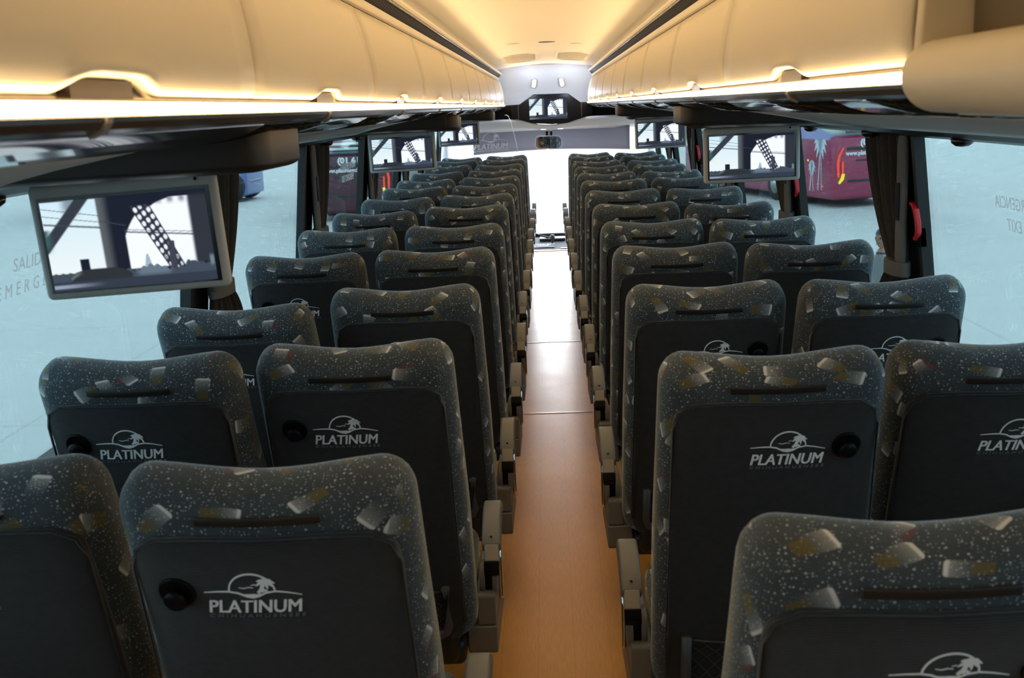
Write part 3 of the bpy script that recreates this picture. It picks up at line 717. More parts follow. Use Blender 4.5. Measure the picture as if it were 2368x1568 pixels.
# ------------------------------------------------------------------ monitors
def picture(n=200, m=112):
    """a still of a steel bridge against bright sky, painted into the mesh's colour attribute (0..1 across, 0..1 down)"""
    U, V = np.meshgrid(np.linspace(0, 1, n), np.linspace(0, 1, m))
    def S(x, a, b): q = np.clip((x-a)/(b-a), 0, 1); return q*q*(3-2*q)
    C = np.zeros((m, n, 3)); dark = np.array([0.012, 0.016, 0.030])
    C[:] = dark
    def put(mask, col): 
        for c in range(3): C[..., c] = C[..., c]*(1-mask)+np.asarray(col[c])*mask
    e = 0.006
    left = S(U, -1, -.9)*S(U, .36, .34)*S(V, .82, .80)*S(V, 0.005, .02)
    put(left, (0.62+.25*V, 0.82+.1*V, 0.92)); put(S(U, .33, .345)*S(U, .42, .35)*S(V, .80, .78), (0.10, .115, .125))
    put(S(U, .10, .17)*S(U, .26, .2)*S(V, .22, .08), (0.22, .30, .36))
    d = (U*0.52+(V-0.0)*0.27-0.27*0.52*0+0)-0.27*0.52  # line (.27,0)-(0,.52)
    dl = d/math.hypot(.52, .27)
    put((S(dl, -.055, -.045)*S(dl, .035, .025))*S(V, .62, .56)*S(U, .345, .335), (0.035, .045, .06))
    put(S(U, .06, .0)*S(V, .30, .33)*S(V, .60, .45), (0.05, .11, .13))
    # arch opening
    vt = np.where(U < .67, .14+.30*np.clip((.67-U)/.183, 0, 1)**2.2, .14-.08*np.clip((U-.67)/.12, 0, 1)**.7)
    arch = S(U, .482, .492)*S(U, .905, .875)*S(V-vt, -e, e)*S(V, .82, .80)
    put(arch, (0.90, 0.95, 1.0))
    put(arch*S(V, .15, .08)*(0.5+0.5*np.sin(U*90)), (0.25, .28, .34))
    # truss
    xl = .545+(V-.16)*.27; xr = .665+(V-.16)*.235; q = (U-xl)/(xr-xl)
    tr = S(q, -.04, .02)*S(q, 1.04, .98)*S(V, .12, .15)*S(V, .93, .90)
    lat = np.abs(np.sin(q*PI*3))**.6*np.abs(np.sin((V*13+q*1.4)*PI))**.6
    put(tr, (0.03, .035, .055)); put(tr*S(lat, .55, .80)*S(V, .74, .66), (0.82, .88, .96))
    put(tr*S(lat, .7, .85)*S(V, .70, .76)*S(V, .9, .86), (0.55, .62, .72))
    put(S(U, .73, .735)*S(U, .775, .77)*S(V, .53, .54), (0.05, .055, .08))
    # wires
    for (a, b, u0, u1, th) in ((.25, .33, 0, .345, .010), (.08, .20, 0, .345, .004), (.16, .27, 0, .345, .004), (.40, .49, .487, .93, .009), (.375, .455, .487, .90, .004), (.26, .33, .345, .50, .005)):
        ln = a+(b-a)*(U-u0)/(u1-u0); put(S(np.abs(V-ln), th*1.5, th*.6)*(U > u0)*(U < u1)*.85, (0.05, .06, .09))
    put(S(U, .183, .187)*S(U, .243, .239)*S(V, .655, .665), dark)
    put(S(np.abs(U-.597)/(0.006+.018*np.clip((V-.66)/.14, 0, 1)), 1.2, .8)*S(V, .655, .665), (0.36, .44, .55))
    sky = .83-.03*np.abs(np.sin(U*70))-.04*S(np.abs(U-.845), .03, .0)-.03*np.sin(U*23)*(U > .5)
    put(S(V-sky, -.006, .006), (0.055, .075, .105)); put(S(V-sky, -.006, .006)*S(U, .5, .55)*S(U, .75, .70)*S(V, .92, .85), (0.13, .18, .24))
    hill = .775+.10*np.clip(np.abs(U-.30)/.20, 0, 1)**4
    put(S(V-hill, -.006, .006)*S(U, .095, .11)*S(U, .50, .48), (0.028, .034, .04)); put(S(V-hill, -.004, .02)*S(V-hill, .06, .02)*S(U, .10, .12)*S(U, .20, .15), (0.12, .17, .16))
    put(S(V, .895, .91), (0.035, .045, .07)); put(S(np.abs(V-(.955-.02*U)), .03, .01)*S(U, .35, .02), (0.30, .35, .45))
    put(S(U, .88, .91)*S(V, .80, .78)*S(V, .02, .1), (0.030, .036, .05)); put(S(np.abs(U-.985), .02, .005)*S(np.abs(V-.78), .08, .03), (0.16, .22, .26))
    put(S(V, .012, .0)+0*U, dark)
    return n, m, np.clip(C, 0, 1)
def screen_mesh(wd, ht):
    n, m, C = picture()
    me = bpy.data.meshes.new('screen')
    xs = np.linspace(-wd/2, wd/2, n); zs = np.linspace(ht/2, -ht/2, m)
    co = np.zeros((m*n+4, 3)); XX, ZZ = np.meshgrid(xs, zs); co[:m*n, 0] = XX.ravel(); co[:m*n, 2] = ZZ.ravel()
    co[m*n:] = [(-wd/2, .004, ht/2), (wd/2, .004, ht/2), (wd/2, .004, -ht/2), (-wd/2, .004, -ht/2)]
    idx = np.arange(m*n).reshape(m, n)
    f = np.stack([idx[:-1, :-1], idx[1:, :-1], idx[1:, 1:], idx[:-1, 1:]], -1).reshape(-1, 4).tolist()
    N0 = m*n; f.append([N0, N0+1, N0+2, N0+3])
    me.from_pydata(co.tolist(), [], f); me.update()
    ca = me.color_attributes.new('picture', 'FLOAT_COLOR', 'POINT')
    arr = np.ones((m*n+4, 4), dtype=np.float32); arr[:m*n, :3] = C.reshape(-1, 3); arr[m*n:, :3] = 0
    ca.data.foreach_set('color', arr.ravel())
    return me
M_SCREEN = bpy.data.materials.new('lit_screen'); M_SCREEN.use_nodes = True
_t = NT(M_SCREEN); _b = _t.N['Principled BSDF']; _b.inputs['Base Color'].default_value = (0.005, 0.005, 0.006, 1); _b.inputs['Roughness'].default_value = 0.25; _b.inputs['Specular IOR Level'].default_value = 0.0
_a = _t.new('ShaderNodeAttribute', attribute_name='picture'); _t.L.new(_a.outputs['Color'], _b.inputs['Emission Color']); _b.inputs['Emission Strength'].default_value = 1.05
SCR = screen_mesh(0.322, 0.166); SCR.materials.append(M_SCREEN)
def make_monitor():
    t = empty('overhead_monitor')                # origin: top centre of the hanging screen; +x towards the bus's right
    bm = NB(); rbox(bm, 0, 0.0, -0.106, 0.183, 0.011, 0.106, (0.012, 0.008, 0.012), n=2, m=(2, 1, 2))
    # sink the front face where the screen sits
    bz = obj('screen_bezel', bm, M_BEZEL, t, smooth=True)
    bm = NB(); box(bm, -.168, .168, -.0125, -.010, -.1990, -.024); obj('black_border', bm, M_BLACKG, bz)
    sc = bpy.data.objects.new('screen', SCR); link(sc, bz); sc.location = (-0.001, -0.0135, -0.1125)
    sc['label'] = 'lit screen showing a steel bridge against the sky'
    bm = NB(); lathe(bm, [(0.0035, -0.0115), (0.003, -0.0125)], (.145, 0, -.0115), 'y', 10); obj('sensor', bm, M_BLACK, bz)
    return t
def housing(s):
    bm = NB(); x0, x1 = 0.50, 1.06
    vs = rbox(bm, s*(x0+x1)/2, 0, -0.053, (x1-x0)/2, 0.16, 0.046, (0.045, 0.05, 0.016), n=3, m=(6, 2, 1))
    for v in vs:
        q = (abs(v.co.x)-x0)/(x1-x0); v.co.z -= 0.014*q
    return bm
mon = make_monitor(); first = True
MONS = [(-1, 2.15, 0.812, -0.046, 'left', 'nearest, large and close to the camera'), (-1, 6.2, 0.80, 0.0, 'left', 'the middle one of the three'), (-1, 10.15, 0.79, 0.0, 'left', 'the farthest one near the windscreen'),
        (1, 4.4, 0.785, -0.004, 'right', 'the nearer of the two'), (1, 8.2, 0.815, 0.0, 'right', 'the farther of the two')]
for i, (s, y, x, ry, sd, which) in enumerate(MONS):
    m_ = mon if i == 0 else copy_tree(mon)
    m_.scale = (1.01, 1, 1.07 if i == 0 else 1)
    m_.location = (s*x-(.012 if i == 0 else 0), y, EYE-0.112+(.009 if i == 0 else 0)-(0.012 if i == 4 else 0)); m_.rotation_euler = (0.04 if i == 0 else 0.0, -0.046 if i == 0 else (-0.02 if s < 0 else -0.01), 0.0)
    nw = obj('monitor_housing', housing(s), M_HOUSE, None, smooth=True)
    nw.location = (0, 0, 0); nw.parent = m_
    nw.matrix_parent_inverse = Matrix.Identity(4)
    inv = Matrix.LocRotScale(m_.location, m_.rotation_euler, m_.scale).inverted()
    nw.matrix_basis = inv @ Matrix.Translation((0, y, EYE))
    tag(m_, f'fold-down monitor under the {sd} luggage rack, {which}', 'monitor', 'overhead monitors')

# ------------------------------------------------------------------ front: dome, screen unit, valance, windscreen
def px(zr): return EYE+zr
bm = NB(); pr = [(12.12, .440), (12.30, .418), (12.47, .375), (12.60, .315), (12.69, .24), (12.745, .17), (12.77, .10), (12.78, -.02)]
cols = [-1.15, -.62, -.5, -.46, -.38, -.25, -.1, .1, .25, .38, .46, .5, .62, 1.15]
G = []
for y, z in pr:
    row = []
    for x in cols:
        q = max(0, (abs(x)-.30)/.2); row.append(bm.verts.new((x, y-0.10*min(q, 1.5)**2*(z > .05)*.4, px(z)-0.03*min(q, 1)**2*(z > .2))))
    G.append(row)
for i in range(len(pr)-1):
    for j in range(len(cols)-1): bm.faces.new((G[i][j], G[i][j+1], G[i+1][j+1], G[i+1][j])).smooth = True
bmesh.ops.solidify(bm, geom=list(bm.faces), thickness=0.02)
struct('wall_front_dome', bm, M_WHITE, smooth=True)
for x, lab in ((-.125, 'left of the two small upright lamps above the front screen'), (.18, 'right of the two small upright lamps above the front screen')):
    t = empty('dome_lamp', (x, 12.66, px(.245))); t.rotation_euler = (0.45, -0.18*(1 if x > 0 else -1)*1.0, 0)
    bm = NB(); rbox(bm, 0, 0, 0, 0.034, 0.012, 0.062, (0.02, .006, .03), n=3, m=(1, 1, 1)); obj('lamp_rim', bm, M_GREYL, t, smooth=True)
    bm = NB(); rbox(bm, 0, -.012, 0, 0.019, 0.006, 0.045, (0.014, .005, .018), n=3, m=(1, 1, 1)); obj('lamp_glass', bm, M_LAMPW, t, smooth=True)
    tag(t, lab, 'lamp', 'dome lamps')
# TV unit
t = empty('front_screen_unit', (0.04, 12.62, px(-.04))); tag(t, 'black angular screen unit above the windscreen, showing a bridge', 'screen')
out = [(-.175, .165), (.205, .160), (.355, .048), (.47, .032), (.47, -.075), (.345, -.115), (.19, -.160), (.02, -.168), (-.20, -.150), (-.36, -.098), (-.43, -.092), (-.43, .058), (-.335, .062)]
bm = NB(); prism(bm, out, 0.0, 0.10, 'y'); obj('screen_surround', bm, M_BLACK, t, bevel=.008)
sc = bpy.data.objects.new('screen', SCR); link(sc, t); sc.scale = (1.30, 1, 1.36); sc.location = (-.018, -.004, .003); sc['label'] = 'lit screen showing a steel bridge'
for s in (-1, 1):
    bm = NB(); prism(bm, [(s*.35-.005, -.10), (s*.35+.003, -.10), (s*.35+.003, .055), (s*.35-.005, .055)], -.003, 0.0, 'y'); obj('panel_seam', bm, M_DGREY, t)
bm = NB()
for s in (-1, 1): prism(bm, [(s*.34, px(.02)), (s*1.12, px(.0)), (s*1.12, px(-.17)), (s*.34, px(-.15))], 12.70, 12.76, 'y')
struct('wall_front_band', bm, M_BLACK)
# valance below it
bm = NB(); G = []
cols = [-1.1+2.2*i/22 for i in range(23)]
for x in cols:
    d = x-.04; top = -.135-.075*math.exp(-(abs(d)/.26)**3) ; bot = -.262-.008*abs(d)
    row = []
    for i in range(7):
        q = i/6; z = top+(bot-top)*q; y = 12.66+0.10*math.sin(q*PI/2)**2+0.26*max(0, q-.7)/.3*1.0 - 0.12*(x/1.1)**2
        row.append(bm.verts.new((x, y, px(z))))
    G.append(row)
for i in range(len(cols)-1):
    for j in range(6): bm.faces.new((G[i][j], G[i][j+1], G[i+1][j+1], G[i+1][j])).smooth = True
bmesh.ops.recalc_face_normals(bm, faces=bm.faces); bmesh.ops.solidify(bm, geom=list(bm.faces), thickness=0.012)
struct('trim_4', bm, M_WHITE, smooth=True)
for x, lab in ((-.03, 'left of two tiny glowing lamp reflections over the mirror'), (.16, 'right of two tiny glowing lamp reflections over the mirror')):
    bm = NB(); rbox(bm, x+.04-.05, 12.86, px(-.262), .030, .02, .006, .005, n=2, m=(1, 1, 1)); tag(obj('lamp_reflection', bm, M_LAMPW, smooth=True), lab, 'lamp')  # glowing slips standing in for lamp reflections at the windscreen top
# windscreen: curved, leaning back
def wsy(x, z):     # z absolute
    return 14.15-0.42*(z-0.1)/1.4-0.78*(abs(x)/1.2)**2
bm = NB(); NX, NZ = 24, 10; G = []
for i in range(NX+1):
    x = -1.22+2.44*i/NX
    G.append([bm.verts.new((x, wsy(x, z), z)) for z in [0.10+1.42*j/NZ for j in range(NZ+1)]])
for i in range(NX):
    for j in range(NZ): bm.faces.new((G[i][j], G[i+1][j], G[i+1][j+1], G[i][j+1])).smooth = True
bmesh.ops.solidify(bm, geom=list(bm.faces), thickness=0.008)
ws = struct('window_40', bm, M_CLEAR, smooth=True)
bm = NB(); tube(bm, [(-1.22+2.44*i/24, wsy(-1.22+2.44*i/24, .1)-.02, .095-.0*i) for i in range(25)], .022, 8)
obj('lower_seal', bm, M_SEAL, ws, smooth=True)
bm = NB(); lathe(bm, [(0.030, -.001), (0.030, .001)], (0, 0, 0), 'y', 24); o = obj('sticker', bm, glass_material('grey_sticker', (.80, .82, .85), 0), ws); o.location = (.0, wsy(0, .92)-.012, px(-.76))
bm = NB(); box(bm, -1.25, 1.25, 13.2, 13.35, px(-.02), px(.56)); box(bm, -1.25, 1.25, 12.9, 13.9, px(-.17), px(-.13)); struct('wall_front_header', bm, M_WHITE)
bm = NB()
for s in (-1, 1): prism(bm, [(13.22, -.3), (13.36, -.3), (13.36, px(-.1)), (13.22, px(-.1))], min(s*1.17, s*1.26), max(s*1.17, s*1.26), 'x')
struct('wall_front_posts', bm, M_WHITE)
bm = NB(); box(bm, -1.3, 1.3, 14.13, 14.2, -.4, .075); struct('wall_front', bm, M_SEAL)
# blinds
def blind(s, lab, mark=False):
    t = empty('windscreen_blind', (0, 0, 0)); bm = NB(); G = []
    xo = .845 if s < 0 else .925
    for i in range(13):
        q = i/12; x = s*(.008+(xo-.008)*q); y = 13.42-.86*(x/1.0)**2*.93
        top = -.225; bot = -.508+(-.012)*q
        G.append([bm.verts.new((x, y+0.03*k/4, px(top+(bot-top)*(k/4)))) for k in range(5)])
    for i in range(12):
        for j in range(4): bm.faces.new((G[i][j], G[i+1][j], G[i+1][j+1], G[i][j+1])).smooth = True
    bmesh.ops.recalc_face_normals(bm, faces=bm.faces); bmesh.ops.solidify(bm, geom=list(bm.faces), thickness=0.003)
    obj('blind_cloth', bm, M_BLIND, t, smooth=True)
    bm = NB(); tube(bm, [(s*(.008+(xo-.008)*i/12), 13.42-.80*(s*(.008+(xo-.008)*i/12))**2+.03, px(-.508-.012*i/12)) for i in range(13)], .006, 6); obj('bottom_bar', bm, M_WHITE, t, smooth=True)
    if mark:
        bm = emblem_bm(True, .016); thicken(bm, .001)
        for f in bm.faces: f.material_index = 0
        for v in bm.verts:
            x, z, d = v.co; xx = x*.38-.648; v.co = (xx, 13.42-.80*xx*xx-.016-d+.0, px(-.375+z*.40*.90+.004))
        obj('printed_emblem', bm, M_PRINTT, t)
    return tag(t, lab, 'blind', 'windscreen blinds')
blind(-1, 'grey windscreen blind left of the mirror, printed with the white palm emblem', True)
blind(1, 'plain grey windscreen blind right of the mirror')
# mirror
t = empty('interior_mirror', (.016, 12.98, px(-.41))); tag(t, 'rounded interior mirror hanging from two stalks at the windscreen centre', 'mirror')
bm = NB(); rbox(bm, 0, 0, 0, .158, .022, .080, (.06, .02, .05), n=3, m=(2, 1, 1)); obj('mirror_shell', bm, mat('pale_mirror_shell', (.5, .52, .56), rough=.3), t, smooth=True)
bm = NB(); rbox(bm, -.004, -.024, -.002, .146, .002, .070, (.055, .0018, .045), n=3, m=(2, 1, 1)); obj('mirror_glass', bm, mat('mirror_silver', (.75, .8, .85), rough=.02, metal=1), t, smooth=True)
for dx in (-.022, .026):
    bm = NB(); box(bm, dx-.012, dx+.012, -.012, .012, .075, .135); box(bm, dx-.014, dx+.014, -.014, .014, .125, .165, 1); obj('mirror_stalk', bm, [M_BLACK, M_WHITE], t, bevel=.003)
t.rotation_euler = (0.13, 0.03, .06)
# cable
bm = NB(); tube(bm, [(-.46, 12.5, px(-.09)), (-.44, 12.5, px(-.085)), (-.42, 12.52, px(-.10)), (-.395, 12.54, px(-.16)), (-.375, 12.58, px(-.26)), (-.35, 12.62, px(-.38)), (-.335, 12.66, px(-.50))], .0035, 6)
tag(obj('hanging_cable', bm, M_PRINT, smooth=True), 'thin white cable hanging in front of the left windscreen blind', 'cable')
# dash seen at the end of the aisle
t = empty('dashboard', (0, 13.3, 0)); tag(t, 'pale grey dashboard console at the end of the aisle', 'dashboard')
bm = NB(); prism(bm, [(-.03, -.04), (.0, .004), (.24, .030), (.70, .075), (.84, .07), (.84, -.35), (-.03, -.35)], -1.15, 1.15, 'x'); obj('console', bm, mat('pale_grey_console', (.13, .135, .15), rough=.8, spec=.05), t, bevel=.01)
bm = NB(); prism(bm, [(.11, .022), (.30, .045), (.30, .051), (.11, .028)], -.24, .045, 'x'); bp_ = obj('button_panel', bm, mat('white_panel', (.24, .245, .26), rough=.8, spec=.05), t, bevel=.003)
for k in range(6):
    bm = NB(); x = -.17+k*.035+(.02 if k > 2 else 0); prism(bm, [(.20, .038), (.24, .043), (.24, .049), (.20, .044)], x, x+.02, 'x'); obj('button', bm, M_DGREY, bp_)
bm = NB(); prism(bm, [(.14, .032), (.16, .034), (.16, .039), (.14, .037)], -.15, -.03, 'x'); obj('slot', bm, M_DGREY, bp_)
bm = NB(); lathe(bm, [(.045, -.01), (.045, .006), (.036, .012), (.030, .008), (.001, .008)], (.155, -.02, .0), 'z', 22)
o = obj('socket_ring', bm, M_DGREY, t, smooth=True); o.location = (0, .06, .012)
bm = NB(); tube(bm, [(.02, .36, .05), (.02, .35, .09)], .014, 10); lathe(bm, [(.001, -.034), (.022, -.028), (.031, -.01), (.031, .012), (.022, .03), (.001, .036)], (.02, .345, .115), 'z', 18)
obj('gear_knob', bm, M_DGREY, t, smooth=True)
bm = NB(); prism(bm, [(-.02, .012), (.55, .065), (.55, .074), (-.02, .021)], .20, .30, 'x'); obj('console_ridge', bm, M_GREYL, t, bevel=.003)
bm = NB(); tube(bm, [(-.30+.42*i/12, .60-.10*math.sin(PI*i/12*.9), .20-.115*math.sin(PI*i/24)**.8) for i in range(13)], .011, 8); obj('wheel_rim', bm, M_BLACK, t, smooth=True)
bm = NB(); rbox(bm, .02, .55, .075, .16, .10, .018, .012, n=2, m=(1, 1, 1)); obj('instrument_cowl', bm, M_DGREY, t, smooth=True)

# ------------------------------------------------------------------ curtains, red handles
def curtain(s, y0, y1, ytie0, ytie1, lab, lining=True):
    t = empty('window_curtain', (s*1.140, (y0+y1)/2, WTOP)); cy = (y0+y1)/2
    top = 1.565; zt = 1.13; bot = 1.0; N_, M_ = 90, 34
    def row(z):
        if z > zt:
            q = (top-z)/(top-zt); q2 = q**1.7; a = y0+(ytie0-y0)*q2; b = y1+(ytie1-y1)*q2; am = .018*(1-.55*q)
        else:
            q = (zt-z)/(zt-bot); q2 = math.sin(q*PI/2); a = ytie0+(ytie0-.03-ytie0)*q2; b = ytie1+(.12)*q2; am = .008+.004*q
        return a, b, am
    bm = NB(); G = []
    for j in range(M_+1):
        z = top+(bot-top)*j/M_; a, b, am = row(z); r_ = []
        for i in range(N_+1):
            u = i/N_; w_ = math.sin(u*PI*2*9+.9*math.sin(u*9))*am*1.2+math.sin(u*PI*2*3.3+1)*am*.5
            r_.append(bm.verts.new((s*w_, a+(b-a)*u-cy, z-WTOP)))
        G.append(r_)
    for j in range(M_):
        for i in range(N_): bm.faces.new((G[j][i], G[j][i+1], G[j+1][i+1], G[j+1][i])).smooth = True
    bmesh.ops.solidify(bm, geom=list(bm.faces), thickness=0.003)
    obj('curtain_cloth', bm, M_CURT, t, smooth=True)
    bm = NB(); pts = [(s*.034*math.cos(a), (ytie0+ytie1)/2-cy+(ytie1-ytie0+.03)/2*math.sin(a)) for a in [2*PI*i/20 for i in range(20)]]
    prism(bm, pts, zt-WTOP-.024, zt-WTOP+.024, 'z'); obj('tie_band', bm, M_CURTL, t, smooth=False, bevel=.004)
    if lining:
        bm = NB(); rbox(bm, -s*.006, y0-cy-.010, -.21, .014, .036, .225, (.012, .03, .05), n=2, m=(1, 1, 3)); ln = obj('curtain_hem', bm, M_CURTL, t, smooth=True)
        bm = NB(); box(bm, -s*.021-.002, -s*.021+.002, y0-cy-.03, y0-cy+.012, -.27, -.15); obj('fastener_patch', bm, M_BLACK, ln)
    tag(t, lab, 'curtain', 'tied window curtains')
for s, sd in ((-1, 'left'), (1, 'right')):
    for k, y in enumerate(PIL[3:8]):
        if s < 0: a, b, c, d = y+.10, y+.50, y+.08, y+.28
        else: a, b, c, d = y+.06, y+.48, y+.02, y+.18
        place = ['first window pillar from the camera', 'second window pillar from the camera', 'third window pillar from the camera', 'fourth window pillar from the camera', 'pillar nearest the windscreen'][k]
        if k == 4: b += .25
        curtain(s, a, b, c, d, f'taupe tied curtain on the {sd} side at the {place}')
for y, lab in ((3.55, 'red window release handle on the nearest right pillar'), (5.29, 'red window release handle on the second right pillar'), (8.72, 'red window release handle far along the right side')):
    t = empty('emergency_handle', (wallx(1.29)-.004, y+.03, 1.292)); t.rotation_euler = (0, -.10, 0)
    bm = NB(); prism(bm, [(.034, .062), (.012, .058), (-.012, .040), (-.024, .0), (-.020, -.036), (.004, -.062), (.022, -.062), (.020, -.050), (.006, -.046), (-.004, -.030), (-.006, .0), (.004, .030), (.018, .046), (.036, .052)], -.024, -.006, 'x')
    obj('grip', bm, M_RED, t, bevel=.004)
    bm = NB(); box(bm, -.012, .012, -.010, .020, -.085, -.02); obj('latch', bm, M_BLACK, t, bevel=.003)
    tag(t, lab, 'handle', 'red window handles')
# prints on the panes
def pane_text(lines, y, z, s, size, lab, mat_, width, mirror=False):
    t = empty('window_lettering', (s*(wallx(z)+.010), y, z))
    for i, (ln, wd) in enumerate(lines):
        bm = text_bm(ln, size, 0.12, 1.05, .0, width=wd); thicken(bm, .0006)
        for v in bm.verts:
            x, zz, d = v.co; zz -= i*size*1.25; yy = (-x if mirror else x)*(1 if s < 0 else -1)
            v.co = (s*(wallx(z+zz)-wallx(z)-d), yy, zz)
        bmesh.ops.recalc_face_normals(bm, faces=bm.faces)
        obj('text_line', bm, mat_, t)
    tag(t, lab, 'lettering'); return t
pane_text([('SALIDA DE', .26), ('E M E R G E N C I A', .42)], 2.52, 1.405, -1, .042, 'faint brown emergency exit lettering on the nearest left window pane', M_FAINT, .5)
pane_text([('SALIDA DE EMERGENCIA', .50), ('EMERGENCY EXIT', .40)], 6.62, 1.40, -1, .055, 'white reversed emergency exit lettering on the left pane before the second monitor', M_PRINT, .5, mirror=True)
pane_text([('SALIDA DE EMERGENCIA', .50), ('EMERGENCY EXIT', .36)], 2.75, 1.405, 1, .045, 'faint reversed emergency exit lettering on the nearest right window pane', M_FAINT, .5, mirror=True)

# ------------------------------------------------------------------ outside: yard, coaches, person
GZ = -1.60
bm = NB(); box(bm, -150, 150, -60, 220, GZ-.2, GZ)
struct('ground', bm, M_GROUND)
M_MAROON = mat('maroon_paint', (0.30, 0.030, 0.085), rough=0.25, coat=.3); M_MAROOND = mat('dark_maroon_paint', (0.075, 0.020, 0.034), rough=0.3)
M_LILAC = mat('lilac_paint', (0.30, 0.30, 0.55), rough=0.3); M_PALE = mat('pale_green_paint', (0.55, 0.66, 0.60), rough=0.4); M_BLUE = mat('blue_violet_paint', (0.17, 0.22, 0.48), rough=0.3)
M_TYRE = mat('tyre_rubber', (0.015, 0.015, 0.016), rough=.8); M_TLR = mat('red_tail_lamp', (.8, .05, .02), rough=.3, emit=(1, .08, .03), estr=2.2); M_TLY = mat('amber_tail_lamp', (.9, .7, .02), rough=.3, emit=(1, .75, .02), estr=2.0)
M_PLATE = mat('licence_plate_green', (.35, .6, .5), rough=.5); M_DGL = mat('dark_coach_glass', (.02, .025, .03), rough=.08)
def coach(loc, rz, paint, upper, lab, text=True, palm=True, L=11.5, W=2.55, H=3.75, ax=2.4, lamps=True):
    """rear face at local y=0 facing -y, body runs to +y"""
    t = empty('parked_coach', loc, rz)
    bm = NB(); vs = rbox(bm, 0, L/2, .36+(H-.36)/2-.9+.0, W/2, L/2, .93, (.18, .22, .14), n=3, m=(2, 2, 2)); obj('lower_body', bm, paint, t, smooth=True)
    bm = NB(); rbox(bm, 0, L/2+.05, 2.9, W/2-.02, L/2-.05, .86, (.20, .28, .25), n=3, m=(2, 2, 2)); obj('upper_body', bm, upper, t, smooth=True)
    bm = NB(); prism(bm, [(.15, 2.08), (1.0, 2.35), (3.0, 2.9), (5.0, 2.9), (5.0, 2.0), (.2, 1.98)], -W/2-.012, W/2+.012, 'x'); obj('livery_swoosh', bm, M_LILAC, t)
    bm = NB(); rbox(bm, 0, L/2+1.4, 2.65, W/2+.008, L/2-1.8, .42, (.05, .1, .1), n=2, m=(1, 1, 1)); obj('side_glazing', bm, M_DGL, t, smooth=True)
    bm = NB()
    for k in range(6): box(bm, -.85, .85, -.03+.0, .06, 2.20+k*.15, 2.28+k*.15)
    obj('engine_louvres', bm, M_PALE, t, bevel=.01)
    bm = NB(); box(bm, -.86, .86, -.005, .05, 2.16, 3.10); obj('louvre_recess', bm, M_DGL, t)
    bm = NB(); box(bm, -.85, .9, -.012, .04, 1.66, 1.76); box(bm, -.55, .9, -.012, .04, 1.34, 1.40); box(bm, -.8, .8, -.012, .04, .74, .82); obj('rear_grille', bm, M_DGL, t, bevel=.01)
    for s in (-1, 1):
      if lamps:
        bm = NB(); strip(bm, [(s*1.12, .90), (s*1.14, 1.30), (s*1.10, 1.52), (s*.98, 1.74)], [.05, .07, .06, .04]); strip(bm, [(s*.98, 1.0), (s*.99, 1.35)], [.05, .05]); thicken(bm, .03)
        for v in bm.verts: v.co = (v.co.x, -.02-v.co.z, v.co.y)
        obj('tail_lamp', bm, M_TLR, t)
        bm = NB(); strip(bm, [(s*.96, 1.0), (s*1.0, .85), (s*1.10, .72)], [.08, .10, .05]); thicken(bm, .03)
        for v in bm.verts: v.co = (v.co.x, -.02-v.co.z, v.co.y)
        obj('indicator_lamp', bm, M_TLY, t)
      for yw in ((ax, ax+1.3, L-2.4) if lamps else (ax, L-2.0)):
          if True:
            bm = NB(); lathe(bm, [(.50, -.14), (.52, -.10), (.52, .10), (.50, .14)], (s*(W/2-.13), yw, .52), 'x', 28); wh_ = obj('wheel', bm, M_TYRE, t, smooth=True)
            bm = NB(); lathe(bm, [(.30, s*.142), (.26, s*.10), (.12, s*.12), (.08, s*.17), (.001, s*.17)], (s*(W/2-.13), yw, .52), 'x', 20); obj('hub', bm, M_ALU, wh_, smooth=True)
      bm = NB(); lathe(bm, [(.60, s*(W/2+.004)), (.60, s*(W/2-.02)), (.01, s*(W/2-.02)),], (0, ax, .62), 'x', 28); obj('wheel_arch', bm, M_DGL, t)
      for yy, zz in (((1.5, 1.35), (.6, .62)) if lamps else ()):
            bm = NB(); box(bm, s*W/2-.01, s*W/2+.02, yy-.04, yy+.04, zz-.03, zz+.03); obj('side_marker', bm, M_TLY if zz > 1 else M_TLR, t)
    bm = NB(); box(bm, -.9, .9, .2, .8, .30, .5); obj('underbody', bm, M_TYRE, t)
    if lamps:
        bm = NB(); box(bm, .22, .62, -.03, .0, .50, .72); obj('licence_plate', bm, M_PLATE, t, bevel=.005)
    if text:
        bm = NB(); add_bm(bm, text_bm('(01 614) 48 5', .24, .0, 1.0, .012, width=1.5), 0.32, 1.86); add_bm(bm, text_bm('www.platinumchihuahuenses', .17, .0, 1.0, .006, width=1.95), .08, 1.56); thicken(bm, .006)
        for v in bm.verts: v.co = (v.co.x, -.02-v.co.z, v.co.y)
        o = obj('rear_lettering', bm, mat('white_vinyl', (.8, .8, .82), rough=.5), t); o['label'] = 'white telephone number and web address'
    if palm:
        for s in (-1, 1):
            bm = NB()
            for (bx, bz, hh, k) in ((.75, 2.0, 1.5, 1.0), (1.25, 1.25, .8, .55)):
                strip(bm, [(bx+.12, bz-hh), (bx+.05, bz-hh*.5), (bx, bz)], [.05, .045, .04]); strip(bm, [(bx-.1, bz-hh), (bx-.06, bz-hh*.5), (bx, bz)], [.03, .03, .04])
                for a in [PI*2*i/11+.2 for i in range(11)]:
                    strip(bm, [(bx+math.cos(a)*.42*k*q*.9, bz+(math.sin(a)*.42*q-.22*q*q)*k) for q in (0, .3, .6, 1)], [.03*k, .15*k, .13*k, .01])
                strip(bm, [(bx, bz+.1*k), (bx+.0, bz-.55*k)], [.28*k, .08*k])
            thicken(bm, .004)
            for v in bm.verts: v.co = (s*(W/2+.006+v.co.z), v.co.x, v.co.y)
            o = obj('palm_graphic', bm, mat('white_palm_vinyl', (.62, .68, .74), rough=.5), t)
    tag(t, lab, 'bus')
    return t
